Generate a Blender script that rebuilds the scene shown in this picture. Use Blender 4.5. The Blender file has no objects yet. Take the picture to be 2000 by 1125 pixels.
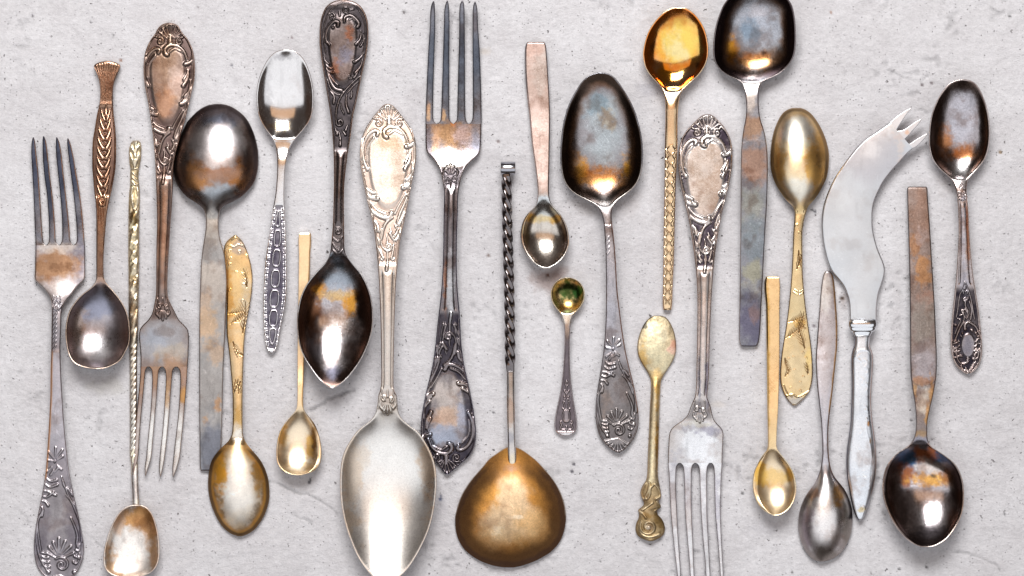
import bpy, math, random
import numpy as np
from mathutils import Vector

random.seed(7)
scene = bpy.context.scene
COL = scene.collection
PXM = 0.00025          # one unit of the traced outlines, in metres
CAMH = 1.3             # camera height over the plaster, metres

# ---------------------------------------------------------------- camera
cam_data = bpy.data.cameras.new("camera")
cam = bpy.data.objects.new("camera", cam_data)
COL.objects.link(cam)
cam.location = (0, 0, CAMH)
cam.rotation_euler = (0, 0, 0)
cam_data.sensor_width = 36.0
cam_data.lens = 36.0 * CAMH / 0.5
cam_data.clip_start = 0.01
cam_data.clip_end = 100
scene.camera = cam

# ---------------------------------------------------------------- world and lamps (a studio table-top)
world = bpy.data.worlds.new("World")
scene.world = world
world.use_nodes = True
bg = world.node_tree.nodes["Background"]
bg.inputs[0].default_value = (0.60, 0.46, 0.40, 1)
bg.inputs[1].default_value = 0.065

def area_lamp(name, loc, target, sx, sy, radiance, color):
    d = bpy.data.lights.new(name, 'AREA')
    d.shape = 'RECTANGLE'
    d.size, d.size_y = sx, sy
    d.energy = radiance * math.pi * sx * sy
    d.color = color
    o = bpy.data.objects.new(name, d)
    COL.objects.link(o)
    o.location = loc
    o.rotation_euler = (Vector(loc) - Vector(target)).to_track_quat('Z', 'Y').to_euler()
    return o

LAMPS = [
 area_lamp("window_lamp", (-0.04, 0.94, 1.20), (0, 0.0, 0), 0.84, 0.56, 14.5, (1.0, 0.99, 0.97)),
 area_lamp("reflector_lamp", (0.0, -0.82, 1.50), (0, -0.82, 0), 4.4, 1.86, 0.74, (0.95, 0.97, 1.0)),
 area_lamp("ceiling_lamp", (0.0, 0.36, 1.52), (0, 0.36, 0), 1.9, 0.44, 0.50, (1.0, 0.60, 0.34)),
]
for o in LAMPS:
    o["kind"] = "structure"
scene.view_settings.view_transform = 'Standard'
scene.view_settings.look = 'None'
scene.view_settings.exposure = 0.50
scene.view_settings.gamma = 1.0

# ---------------------------------------------------------------- numeric helpers
def _hash(ix, iy, seed):
    n = (ix.astype(np.int64) * 374761393 + iy.astype(np.int64) * 668265263 + seed * 1442695041) & 0xFFFFFFFF
    n = ((n ^ (n >> 13)) * 1274126177) & 0xFFFFFFFF
    n = n ^ (n >> 16)
    return (n & 0xFFFF) / 65535.0

def vnoise(x, y, seed=0):
    ix = np.floor(x); iy = np.floor(y)
    fx = x - ix; fy = y - iy
    fx = fx * fx * (3 - 2 * fx); fy = fy * fy * (3 - 2 * fy)
    a = _hash(ix, iy, seed); b = _hash(ix + 1, iy, seed)
    c = _hash(ix, iy + 1, seed); d = _hash(ix + 1, iy + 1, seed)
    return (a * (1 - fx) + b * fx) * (1 - fy) + (c * (1 - fx) + d * fx) * fy

def fbm(x, y, scale, seed=0, octs=4):
    """0..1 noise; scale is the size of the largest blot in px"""
    t = 0; a = 0.5; s = 0
    for k in range(octs):
        t = t + a * vnoise(x / scale * 2 ** k + 17.3 * k, y / scale * 2 ** k - 9.1 * k, seed + k)
        s += a; a *= 0.55
    return t / s

def sstep(a, b, x):
    t = np.clip((x - a) / (b - a), 0, 1)
    return t * t * (3 - 2 * t)

def pchip(xk, yk, x):
    xk = np.asarray(xk, float); yk = np.asarray(yk, float)
    h = np.diff(xk); d = np.diff(yk) / h
    n = len(xk); m = np.zeros(n)
    if n == 2:
        return np.interp(x, xk, yk)
    for i in range(1, n - 1):
        if d[i - 1] * d[i] > 0:
            w1 = 2 * h[i] + h[i - 1]; w2 = h[i] + 2 * h[i - 1]
            m[i] = (w1 + w2) / (w1 / d[i - 1] + w2 / d[i])
    m[0] = d[0]; m[-1] = d[-1]
    x = np.clip(x, xk[0], xk[-1])
    i = np.clip(np.searchsorted(xk, x, side='right') - 1, 0, n - 2)
    t = (x - xk[i]) / h[i]
    return ((2 * t**3 - 3 * t**2 + 1) * yk[i] + (t**3 - 2 * t**2 + t) * h[i] * m[i]
            + (-2 * t**3 + 3 * t**2) * yk[i + 1] + (t**3 - t**2) * h[i] * m[i + 1])

def hermite(xk, yk, x):
    """round interpolation of traced points (non-uniform Catmull-Rom)"""
    xk = np.asarray(xk, float); yk = np.asarray(yk, float)
    h = np.diff(xk); d = np.diff(yk) / h; m = np.zeros(len(xk))
    m[1:-1] = (d[:-1] * h[1:] + d[1:] * h[:-1]) / (h[1:] + h[:-1]); m[0] = d[0]; m[-1] = d[-1]
    i = np.clip(np.searchsorted(xk, x, side='right') - 1, 0, len(xk) - 2); t = (x - xk[i]) / h[i]
    return ((2 * t**3 - 3 * t**2 + 1) * yk[i] + (t**3 - 2 * t**2 + t) * h[i] * m[i]
            + (-2 * t**3 + 3 * t**2) * yk[i + 1] + (t**3 - t**2) * h[i] * m[i + 1])

def smooth1(a, sig):
    """gaussian along an array, end values kept"""
    if sig <= 0: return a
    r = min(int(3 * sig) + 1, len(a) - 1)
    k = np.exp(-0.5 * (np.arange(-r, r + 1) / sig) ** 2); k /= k.sum()
    p = np.concatenate([2 * a[0] - a[r:0:-1], a, 2 * a[-1] - a[-2:-r - 2:-1]])
    return np.convolve(p, k, mode='valid')

def catmull(pts, per=5):
    pts = [np.array(p, float) for p in pts]
    if len(pts) < 3:
        return np.array([pts[0] * (1 - t) + pts[-1] * t for t in np.linspace(0, 1, per + 1)])
    P = [2 * pts[0] - pts[1]] + pts + [2 * pts[-1] - pts[-2]]
    out = []
    for i in range(1, len(P) - 2):
        for t in np.linspace(0, 1, per, endpoint=False):
            p0, p1, p2, p3 = P[i - 1], P[i], P[i + 1], P[i + 2]
            out.append(0.5 * (2 * p1 + (p2 - p0) * t + (2 * p0 - 5 * p1 + 4 * p2 - p3) * t * t
                              + (3 * p1 - p0 - 3 * p2 + p3) * t ** 3))
    out.append(P[-2])
    return np.array(out)

def to_world(x, y, zmm):
    z = zmm * 0.001
    k = PXM * (1 - z / CAMH)
    return np.stack([(x - 1000.0) * k, -(y - 562.5) * k, z + 0 * x], axis=-1)

# ---------------------------------------------------------------- objects
def thing(name, label, cat, x, y, group=None):
    o = bpy.data.objects.new(name, None)
    o.empty_display_size = 0.01
    COL.objects.link(o)
    w = to_world(np.array(float(x)), np.array(float(y)), 0.0)
    o.location = (float(w[0]), float(w[1]), 0)
    o["label"] = label; o["category"] = cat
    if group: o["group"] = group
    return o

def root_of(o):
    while o.parent is not None: o = o.parent
    return o

def mesh_object(name, V, faces, mat, parent=None, normals=None, paint=None, label=None, smooth=True):
    """faces: list of int arrays (n,k). V in world metres; stored relative to the parent thing."""
    V = np.asarray(V, float)
    if parent is not None:
        V = V - np.array(root_of(parent).location)
    me = bpy.data.meshes.new(name)
    me.vertices.add(len(V)); me.vertices.foreach_set("co", V.astype(np.float32).ravel())
    loops = np.concatenate([np.asarray(f).ravel() for f in faces])
    tot = np.concatenate([np.full(len(f), np.asarray(f).shape[1]) for f in faces])
    start = np.concatenate([[0], np.cumsum(tot)[:-1]])
    me.loops.add(len(loops)); me.loops.foreach_set("vertex_index", loops.astype(np.int32))
    me.polygons.add(len(tot))
    me.polygons.foreach_set("loop_start", start.astype(np.int32))
    me.polygons.foreach_set("loop_total", tot.astype(np.int32))
    me.update(calc_edges=True)
    if smooth: me.shade_smooth()
    if paint is not None:
        a = me.attributes.new("paint", 'FLOAT_COLOR', 'POINT')
        a.data.foreach_set("color", paint.astype(np.float32).ravel())
    if normals is not None:
        me.normals_split_custom_set_from_vertices(normals.tolist())
    me.materials.append(mat)
    o = bpy.data.objects.new(name, me)
    COL.objects.link(o)
    if parent is not None: o.parent = parent
    if label: o["label"] = label
    return o

# ---------------------------------------------------------------- materials
def metal(name, fleck=0.25, scratch=0.10, micro=0.06, grain=(3000, 600)):
    m = bpy.data.materials.new(name); m.use_nodes = True
    nt = m.node_tree; N = nt.nodes; L = nt.links
    b = N["Principled BSDF"]
    b.inputs["Metallic"].default_value = 1.0
    at = N.new("ShaderNodeAttribute"); at.attribute_name = "paint"
    tc = N.new("ShaderNodeTexCoord")
    n1 = N.new("ShaderNodeTexNoise"); n1.inputs["Scale"].default_value = 1150; n1.inputs["Detail"].default_value = 7
    n1.inputs["Roughness"].default_value = 0.68
    L.new(tc.outputs["Object"], n1.inputs["Vector"])
    mr = N.new("ShaderNodeMapRange")
    mr.inputs[1].default_value = 0.30; mr.inputs[2].default_value = 0.70
    mr.inputs[3].default_value = 1 - fleck; mr.inputs[4].default_value = 1 + fleck * 0.5
    L.new(n1.outputs[0], mr.inputs[0])
    vm = N.new("ShaderNodeVectorMath"); vm.operation = 'SCALE'
    n3 = N.new("ShaderNodeTexNoise"); n3.inputs["Scale"].default_value = 2600; n3.inputs["Detail"].default_value = 4
    L.new(tc.outputs["Object"], n3.inputs["Vector"])
    pr = N.new("ShaderNodeMapRange"); pr.inputs[1].default_value = 0.60; pr.inputs[2].default_value = 0.70
    pr.inputs[3].default_value = 1.0; pr.inputs[4].default_value = 1 - 1.6 * fleck
    L.new(n3.outputs[0], pr.inputs[0])
    pm = N.new("ShaderNodeMath"); pm.operation = 'MULTIPLY'
    L.new(mr.outputs[0], pm.inputs[0]); L.new(pr.outputs[0], pm.inputs[1])
    L.new(at.outputs["Color"], vm.inputs[0]); L.new(pm.outputs[0], vm.inputs[3])
    L.new(vm.outputs[0], b.inputs["Base Color"])
    # long fine wiping scratches
    mp = N.new("ShaderNodeMapping"); mp.inputs["Scale"].default_value = (grain[0], grain[1], grain[1])
    mp.inputs["Rotation"].default_value = (0, 0, 0.35)
    L.new(tc.outputs["Object"], mp.inputs["Vector"])
    n2 = N.new("ShaderNodeTexNoise"); n2.inputs["Scale"].default_value = 1; n2.inputs["Detail"].default_value = 3
    L.new(mp.outputs[0], n2.inputs["Vector"])
    # roughness
    ad = N.new("ShaderNodeMath"); ad.operation = 'MULTIPLY_ADD'
    ad.inputs[1].default_value = scratch * 2.2; 
    sb = N.new("ShaderNodeMath"); sb.operation = 'SUBTRACT'; sb.inputs[1].default_value = scratch * 1.1
    L.new(at.outputs["Alpha"], sb.inputs[0])
    L.new(n1.outputs[0], ad.inputs[0]); L.new(sb.outputs[0], ad.inputs[2])
    L.new(ad.outputs[0], b.inputs["Roughness"])
    bp = N.new("ShaderNodeBump"); bp.inputs["Strength"].default_value = micro; bp.inputs["Distance"].default_value = 0.0004
    mx = N.new("ShaderNodeMath"); mx.operation = 'ADD'
    L.new(n2.outputs[0], mx.inputs[0]); L.new(n1.outputs[0], mx.inputs[1])
    L.new(mx.outputs[0], bp.inputs["Height"]); L.new(bp.outputs[0], b.inputs["Normal"])
    return m

M_POL = metal("polished_silver", 0.08, 0.04, 0.02)
M_SIL = metal("tarnished_silver", 0.16, 0.07, 0.045)
M_OLD = metal("blackened_silver", 0.26, 0.08, 0.05)
M_GLD = metal("worn_gilding", 0.10, 0.06, 0.03)
M_BRS = metal("old_brass", 0.25, 0.10, 0.09)
M_STL = metal("brushed_steel", 0.05, 0.03, 0.03, grain=(500, 4000))

# ---------------------------------------------------------------- relief strokes
class Relief:
    """raised scrolls, leaves and beads, given as tapered strokes in outline units"""
    def __init__(s): s.st = []
    def add(s, pts, w0, w1, h=0.7, kind=None, per=5, mid=None):
        s.st.append(dict(p=catmull(pts, per), w=(w0, w1), h=h, kind=kind, mid=mid)); return s
    def bead(s, x, y, r, h=0.7, kind=None):
        s.st.append(dict(p=np.array([[x, y], [x + .01, y]]), w=(r, r), h=h, kind=kind, mid=None)); return s
    def ring(s, x, y, rx, ry, w, h=0.6, kind=None):
        a = np.linspace(0, 2 * math.pi, 28)
        s.st.append(dict(p=np.stack([x + rx * np.cos(a), y + ry * np.sin(a)], 1), w=(w, w), h=h, kind=kind, mid=None)); return s
    def spiral(s, x, y, r, turns, a0, sgn, w, h=0.7, kind=None, tail=None):
        a = np.linspace(0, turns * 2 * math.pi, int(18 * turns) + 4)
        rr = r * (1 - a / a[-1] * 0.86)
        p = np.stack([x + rr * np.cos(a0 + sgn * a), y + rr * np.sin(a0 + sgn * a)], 1)
        if tail is not None:
            p = np.concatenate([catmull(list(tail) + [tuple(p[0])], 5)[:-1], p])
        s.st.append(dict(p=p, w=(w * .8, w), h=h, kind=kind, mid=None)); return s
    def mapped(s, f, hs=1.0, ws=1.0, drop=()):
        r = Relief()
        for q in s.st:
            if q['kind'] in drop: continue
            r.st.append(dict(p=np.array([f(a, b) for a, b in q['p']]), w=(q['w'][0] * ws, q['w'][1] * ws),
                             h=q['h'] * hs, kind=q['kind'], mid=q['mid']))
        return r
    def extend(s, o): s.st += o.st; return s
    def eval(s, X, Y):
        R = np.zeros(X.shape); ID = np.full(X.shape, -1)
        for k, q in enumerate(s.st):
            p = q['p']; wm = max(q['w']) * (q['mid'] or 1)
            sel = (X > p[:, 0].min() - wm) & (X < p[:, 0].max() + wm) & (Y > p[:, 1].min() - wm) & (Y < p[:, 1].max() + wm)
            if not sel.any(): continue
            x = X[sel]; y = Y[sel]
            seg = np.linalg.norm(np.diff(p, axis=0), axis=1); cum = np.concatenate([[0], np.cumsum(seg)]); tot = max(cum[-1], 1e-6)
            bd = np.full(x.shape, 1e9); bh = np.zeros(x.shape)
            for i in range(len(p) - 1):
                d = p[i + 1] - p[i]; L2 = max(d @ d, 1e-9)
                t = np.clip(((x - p[i, 0]) * d[0] + (y - p[i, 1]) * d[1]) / L2, 0, 1)
                dist = np.hypot(x - p[i, 0] - t * d[0], y - p[i, 1] - t * d[1])
                sp = (cum[i] + t * seg[i]) / tot
                w = q['w'][0] + (q['w'][1] - q['w'][0]) * sp
                if q['mid']: w = w * (1 + (q['mid'] - 1) * np.sin(math.pi * sp))
                e = dist / w
                better = e < bd
                bd = np.where(better, e, bd)
                bh = np.where(better, w, bh)
            hh = abs(q['h']) * np.clip(1 - bd ** 2, 0, 1) ** 0.6 * np.clip(bh / max(q['w']), 0.45, 1)
            if q['h'] < 0:
                r = R[sel]; r = np.where(bd < 1, np.minimum(r, -hh), r); R[sel] = r
            else:
                r = R[sel]; i_ = ID[sel]
                up = (bd < 1) & (hh > r)
                i_[up & (bd < 0.93)] = k; r[up] = hh[up]
                R[sel] = r; ID[sel] = i_
        return R, ID

# ---------------------------------------------------------------- the traced, swept surface that every piece is made of
def sweep_grid(rows, step, ncol, sig, edge=0.35):
    P = []
    for r in rows:
        P.append((r[1], r[0], r[2], r[0]) if len(r) == 3 else (r[0], r[1], r[2], r[3]))   # xl,yl,xr,yr
    P = np.array(P, float)
    d = np.maximum(np.hypot(np.diff(P[:, 0]), np.diff(P[:, 1])), np.hypot(np.diff(P[:, 2]), np.diff(P[:, 3])))
    t = np.concatenate([[0], np.cumsum(np.maximum(d, .3))])
    n = max(int(t[-1] / step), 6) + 1
    tt = np.linspace(0, t[-1], n)
    E = np.stack([smooth1(.5 * pchip(t, P[:, k], tt) + .5 * hermite(t, P[:, k], tt), sig / step) for k in range(4)], 1)
    s = np.linspace(-1, 1, ncol)
    v = (1 - edge) * s + edge * np.sin(math.pi * s / 2)
    a = (v + 1) / 2
    X = E[:, 0:1] * (1 - a) + E[:, 2:3] * a
    Y = E[:, 1:2] * (1 - a) + E[:, 3:4] * a
    V = np.repeat(v[None], n, 0)
    HW = np.repeat(np.hypot(E[:, 2] - E[:, 0], E[:, 3] - E[:, 1])[:, None] / 2, ncol, 1)
    out = np.concatenate([E[:, 0:2], E[::-1, 2:4]])
    return X, Y, V, HW, out, tt

def edge_distance(X, Y, out):
    p = out; q = np.roll(out, -1, 0)
    step = max(1, len(p) // 420)
    p = p[::step]; q = np.roll(p, -1, 0)
    x = X.ravel(); y = Y.ravel(); best = np.full(x.shape, 1e9)
    for i in range(len(p)):
        d = q[i] - p[i]; L2 = max(d @ d, 1e-9)
        t = np.clip(((x - p[i, 0]) * d[0] + (y - p[i, 1]) * d[1]) / L2, 0, 1)
        best = np.minimum(best, (x - p[i, 0] - t * d[0]) ** 2 + (y - p[i, 1] - t * d[1]) ** 2)
    return np.sqrt(best).reshape(X.shape)

def vertex_normals(V, quads):
    n = np.zeros_like(V)
    a, b, c, d = (V[quads[:, i]] for i in range(4))
    fn = np.cross(c - a, d - b)
    for i in range(4): np.add.at(n, quads[:, i], fn)
    l = np.linalg.norm(n, axis=1, keepdims=True); l[l == 0] = 1
    return n / l

def paint_patches(X, Y, base, patches, seed):  # tarnish colours; in the bowls also painted reflections and dark sides
    C = np.empty(X.shape + (3,)); C[:] = base
    for i, (cx, cy, rx, ry, col, st, nz) in enumerate(patches):
        q = np.hypot((X - cx) / rx, (Y - cy) / ry)
        nz = nz + .22
        sc = min(rx, ry)
        q = q + nz * ((fbm(X, Y, max(sc * 1.1, 9), seed + 31 * i, 5) - 0.5) * 2.2 + (fbm(X, Y, max(sc * .3, 5), seed + 31 * i + 7, 3) - 0.5) * 1.0)
        m = st * (1 - sstep(0.38, 1.22, q))
        C = C * (1 - m[..., None]) + np.array(col) * m[..., None]
    return C

ZS = 0.72
def membrane(X, Y, yn, yt, rim):
    """shape of a beaten bowl: a stretched skin over the traced outline, zero along the rim and across the throat"""
    ya, yb = min(yn, yt), max(yn, yt)
    yc = Y[:, 0]; o = np.argsort(yc)
    lo, hi = X[:, 0].min(), X[:, -1].max()
    F = None
    for h in (8.0, 4.0, 2.0, 1.0):
        gy = np.arange(ya - 2 * h, yb + 2 * h + .1, h); gx = np.arange(lo - 2 * h, hi + 2 * h + .1, h)
        xl = np.interp(gy, yc[o], X[o, 0]) + rim; xr = np.interp(gy, yc[o], X[o, -1]) - rim
        tipc = yt - rim * np.sign(yt - yn)
        oky = (gy > min(yn, tipc)) & (gy < max(yn, tipc))
        ins = (gx[None] > xl[:, None]) & (gx[None] < xr[:, None]) & oky[:, None]
        if F is None: U = np.zeros(ins.shape)
        else: U = bilin(F, pgx, pgy, np.repeat(gx[None], len(gy), 0), np.repeat(gy[:, None], len(gx), 1))
        U = U * ins
        par = (np.add.outer(np.arange(len(gy)), np.arange(len(gx))) % 2)
        m = [ins & (par == q) for q in (0, 1)]
        for q in m: q[0] = q[-1] = False; q[:, 0] = q[:, -1] = False
        om = 1.85 if h > 1.5 else 1.7
        for it in range({8.0: 120, 4.0: 140, 2.0: 120, 1.0: 60}[h]):
            for q in m:
                N_ = np.zeros_like(U)
                N_[1:-1, 1:-1] = .25 * (U[:-2, 1:-1] + U[2:, 1:-1] + U[1:-1, :-2] + U[1:-1, 2:] + h * h)
                U = np.where(q, U + om * (N_ - U), U)
        F = U; pgx, pgy = gx, gy
    F = smooth2(F, 1.6)
    return bilin(F, pgx, pgy, X, Y)

def bilin(F, gx, gy, x, y):
    u = np.clip((x - gx[0]) / (gx[1] - gx[0]), 0, len(gx) - 1.001); v = np.clip((y - gy[0]) / (gy[1] - gy[0]), 0, len(gy) - 1.001)
    i = u.astype(int); j = v.astype(int); fx = u - i; fy = v - j
    return (F[j, i] * (1 - fx) + F[j, i + 1] * fx) * (1 - fy) + (F[j + 1, i] * (1 - fx) + F[j + 1, i + 1] * fx) * fy

def sheet(root, mat, rows, zp, base=(.7, .7, .7), patches=(), rough=0.3, step=2.0, colpx=2.0, sig=3.0,
          bowl=None, crown=0.0, round_rod=0.0, bevel=2.6, thick=1.2, relief=None, zone=None, flutes=None, facet=None,
          cavity=None, cartouche=None, edgecol=None, parts=None, seed=1, mott=0.25, extra=None, roughfn=None,
          ends=(True, True), nb=7, open_root=None, part_labels=None, minpart=34, wear=None):
    """one continuous metal surface; returns dict name -> object"""
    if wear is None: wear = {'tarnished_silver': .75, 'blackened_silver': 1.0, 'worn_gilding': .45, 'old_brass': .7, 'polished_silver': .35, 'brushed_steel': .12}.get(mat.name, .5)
    wmax = max((abs(r[2] - r[1]) if len(r) == 3 else math.hypot(r[2] - r[0], r[3] - r[1])) for r in rows)
    ncol = max(9, int(wmax / colpx) | 1)
    X, Y, V, HW, out, tt = sweep_grid(rows, step, ncol, sig)
    D = edge_distance(X, Y, out)
    if not ends[0]: D = np.where(tt[:, None] < 30, np.maximum((1 - np.abs(V)) * HW, 0), D)
    if not ends[1]: D = np.where(tt[:, None] > tt[-1] - 30, np.maximum((1 - np.abs(V)) * HW, 0), D)
    Z = pchip([a for a, b in zp], [b for a, b in zp], Y)
    Z = smooth1z(Z * (1.0 if (bowl and bowl['depth'] > 0) else ZS), 6 / step)
    thick = max(thick, 2.0)
    if crown: Z = Z + crown * (1 - V ** 2)
    if round_rod: Z = Z + round_rod * HW * 0.25 * np.sqrt(np.clip(1 - V ** 2, 0, 1))
    F = None
    if bowl:
        y0, y1, dep = bowl['neck'], bowl['tip'], bowl['depth']      # neck y, tip y
        rim = bowl.get('rim', 2.4)
        half = abs(y1 - y0) / 2; w = (Y - (y0 + y1) / 2) / ((y1 - y0) / 2)
        F = membrane(X, Y, y0, y1, rim)
        F = F * (1 + bowl.get('peak', 0.0) * 1.3 * np.clip(w, -1.3, 1))
        F = F / F.max()
        k = bowl.get('k', 0.22)
        F = (1 + k) * F - k * F * F
        F = smooth2(F, bowl.get('blur', 1.0))
        Z = Z - dep * F
    if facet:
        side, frac, drop = facet
        u = (1 - frac) if True else 0
        g = np.clip((side * V - (1 - 2 * frac)) / (2 * frac), 0, 1)
        Z = Z - drop * g
    if flutes is not None: Z = Z + flutes(X, Y, V, HW, D)
    R = np.zeros(X.shape); ID = np.full(X.shape, -1); cav = np.zeros(X.shape)
    if relief is not None:
        R, ID = relief.eval(X, Y)
        zm = zone(X, Y, V, D) if zone is not None else np.zeros(X.shape)
        cm = np.zeros(X.shape)
        if cartouche is not None:
            cm = cartouche(X, Y)
        pos = np.clip(R, 0, None)
        moat = sstep(.05, .22, smooth2(pos, 1.5) - pos * 1.35) * sstep(2.5, 4, D) if zone is not None else 0 * R
        H = -0.45 * zm * (1 - cm) + np.where(R > 0, pos, R) - .22 * moat
        H = smooth2(H, 0.55)
        Z = Z + H
        cav = np.clip(.95 * zm * (1 - cm) * (1 - sstep(0.02, 0.42, pos)), 0, 1)
        cav = np.maximum(cav, moat * np.clip(zm + cm * .9, 0, 1))
        cav = np.maximum(cav, sstep(0.04, 0.2, -R))
    if bowl and bowl['depth'] > 0:
        bw = sstep(0, 12, (Y - bowl['neck']) * np.sign(bowl['tip'] - bowl['neck']))
        bevel_m = bevel * (1 - .45 * bw)
    else: bevel_m = bevel
    if bevel: Z = Z - bevel_m * 0.25 * (1 - np.sqrt(np.clip(1 - np.clip(1 - D / bevel_m, 0, 1) ** 2, 0, 1)))
    if extra is not None: Z = Z + extra(X, Y, V, HW, D)
    if Z.min() < 1.75: Z = Z + (1.75 - Z.min()) * (1.0 if (bowl and bowl['depth'] > 0) else 0.0)
    # slight hand-made waviness
    Z = Z + 0.05 * (fbm(X, Y, 60, seed + 5, 2) - .5)
    # paint
    C = paint_patches(X, Y, base, patches, seed)
    if mott:
        n = fbm(X, Y, 26, seed + 77, 5)
        C = C * (1 + mott * (n - 0.5) * 2)[..., None]
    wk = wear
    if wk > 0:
        # old tarnish: dark smudges, wiping streaks along the piece, fine scratches; grime and painted contact shade along the edges
        a1 = sstep(.54, .74, fbm(X, Y, 34, seed + 201, 5)); a2 = sstep(.60, .78, fbm(X * 1.0, Y * .22, 11, seed + 207, 4))
        C = C * (1 - wk * .42 * a1[..., None] * np.array([.75, .92, 1.0])) * (1 - wk * .22 * a2)[..., None]
        grime_shade = 1 - sstep(.6, 3.4, D + 2.4 * (fbm(X, Y, 18, seed + 211, 4) - .5))
        C = C * (1 - wk * .5 * grime_shade[..., None] * np.array([.8, .95, 1.0]))
        for q in range(3):
            th = .5 + 1.9 * q + seed
            u = X * math.cos(th) + Y * math.sin(th); w_ = -X * math.sin(th) + Y * math.cos(th)
            nn = fbm(u * .35, w_ * 1.6, 30, seed + 220 + q, 2)
            ln = (1 - sstep(0, .006, np.abs(nn - .5))) * sstep(.52, .7, fbm(X, Y, 40, seed + 230 + q, 2))
            C = C * (1 + wk * .45 * ln)[..., None]
    if edgecol is not None:
        for side, wpx, col, st, ya, yb in edgecol:  # narrow bands tint edges; wide dark rings paint bowl shading along with tarnish
            dd = (1 - side * V) * HW if side else D
            m = st * (1 - sstep(wpx * .5, wpx, dd + (1.5 + .45 * wpx * (wpx > 12)) * (fbm(X, Y, 20, seed + 3, 4) - .5))) * sstep(ya - (12 if wpx < 12 else 34), ya, Y) * (1 - sstep(yb, yb + (12 if wpx < 12 else 30), Y))
            C = C * (1 - m[..., None]) + np.array(col) * m[..., None]
    if cavity is not None:
        col, st = cavity
        m = np.clip(st * cav * (0.75 + 0.5 * fbm(X, Y, 14, seed + 9, 3)), 0, 1)
        C = C * (1 - m[..., None]) + np.array(col) * m[..., None]
    Rg = np.full(X.shape, rough) + wear * .10 * (fbm(X, Y * .3, 16, seed + 43, 4) - .5) + 0.16 * (fbm(X, Y, 30, seed + 41, 4) - .5) + 0.15 * cav
    if roughfn is not None: Rg = roughfn(X, Y, V, D, Rg)
    PA = np.concatenate([np.clip(C, 0.004, 1), np.clip(Rg, 0.06, 0.95)[..., None]], -1)
    # top vertices, then underside
    n, m = X.shape
    top = to_world(X, Y, Z).reshape(-1, 3)
    js = np.unique(np.round(np.linspace(0, m - 1, nb)).astype(int)); inner = js[1:-1]
    th = thick * np.ones(X.shape)
    under_in = to_world(X[:, inner], Y[:, inner], np.maximum(Z[:, inner] - th[:, inner], 0.05))
    und_l = to_world(X[:, :1], Y[:, :1], np.maximum(Z[:, :1] - thick, 0.05)); und_r = to_world(X[:, -1:], Y[:, -1:], np.maximum(Z[:, -1:] - thick, 0.05))
    und = np.concatenate([und_l, under_in, und_r], 1)
    nu = und.shape[1]
    base_u = n * m
    Vt = np.concatenate([top, und.reshape(-1, 3)])
    gi = np.arange(n * m).reshape(n, m)
    qt = np.stack([gi[:-1, :-1], gi[1:, :-1], gi[1:, 1:], gi[:-1, 1:]], -1).reshape(-1, 4)
    ui = base_u + np.arange(n * nu).reshape(n, nu)
    qu = np.stack([ui[:-1, :-1], ui[:-1, 1:], ui[1:, 1:], ui[1:, :-1]], -1).reshape(-1, 4)
    ql = np.stack([gi[:-1, 0], ui[:-1, 0], ui[1:, 0], gi[1:, 0]], -1)
    qr = np.stack([gi[:-1, -1], gi[1:, -1], ui[1:, -1], ui[:-1, -1]], -1)
    allq = np.concatenate([qt, qu, ql, qr])
    if to_world(np.array(0.), np.array(Y[-1, 0]), 0.)[1] > to_world(np.array(0.), np.array(Y[0, 0]), 0.)[1]:
        allq = allq[:, ::-1]; flip = True
    else: flip = False
    NRM = vertex_normals(Vt, allq)
    nT = len(qt); nU = len(qu)
    # colours underneath: nearest top colour
    PT = PA.reshape(-1, 4); PU = PA[:, js].reshape(-1, 4)
    PAall = np.concatenate([PT, PU])
    # parts
    parts = parts or [('body', -1e9, 1e9)]
    def rowpart(yc):
        r = np.zeros(yc.shape, int)
        for k, p in enumerate(parts): r[(yc >= p[1]) & (yc < p[2])] = k
        return r
    yrow = 0.25 * (Y[:-1, 0] + Y[1:, 0] + Y[:-1, -1] + Y[1:, -1])
    rp = rowpart(yrow)
    lt = np.repeat(rp[:, None], m - 1, 1).ravel()
    lu = np.repeat(rp[:, None], nu - 1, 1).ravel()
    labels = np.concatenate([lt, lu, rp, rp])
    subs = {}
    if cartouche is not None:
        cmf = 0.25 * (cm[:-1, :-1] + cm[1:, :-1] + cm[1:, 1:] + cm[:-1, 1:]).ravel()
        sel = (cmf > 0.5) & (ID[:-1, :-1].ravel() < 0)
        if sel.sum() > 30: labels[:nT][sel] = 5000; subs[5000] = 'cartouche'
    if relief is not None:
        idf = ID[:-1, :-1].ravel()
        for k, q in enumerate(relief.st):
            if q['kind'] is None: continue
            sel = (idf == k) & (ID[1:, 1:].ravel() == k)
            if sel.sum() >= minpart:
                labels[:nT][sel] = 1000 + k; subs[1000 + k] = q['kind']
    objs = {}
    def emit(lab, name, parent, ngons=()):
        f = allq[labels == lab]
        if len(f) == 0: return None
        fl = [f] + [np.array([g]) for g in ngons]
        used = np.unique(np.concatenate([a.ravel() for a in fl]))
        remap = np.full(len(Vt), -1); remap[used] = np.arange(len(used))
        return mesh_object(name, Vt[used], [remap[a] for a in fl], mat, parent, NRM[used], PAall[used])
    for k, p in enumerate(parts):
        ng = []
        if ends[0] and rp[0] == k:
            g = np.concatenate([gi[0, :], ui[0, ::-1]]); ng.append(g if not flip else g[::-1])
        if ends[1] and rp[-1] == k:
            g = np.concatenate([gi[-1, ::-1], ui[-1, :]]); ng.append(g if not flip else g[::-1])
        o = emit(k, p[0], root, ng)
        if o is not None:
            objs[p[0]] = o
            if part_labels and p[0] in part_labels: o["label"] = part_labels[p[0]]
    host = objs.get('handle') or list(objs.values())[0]
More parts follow.
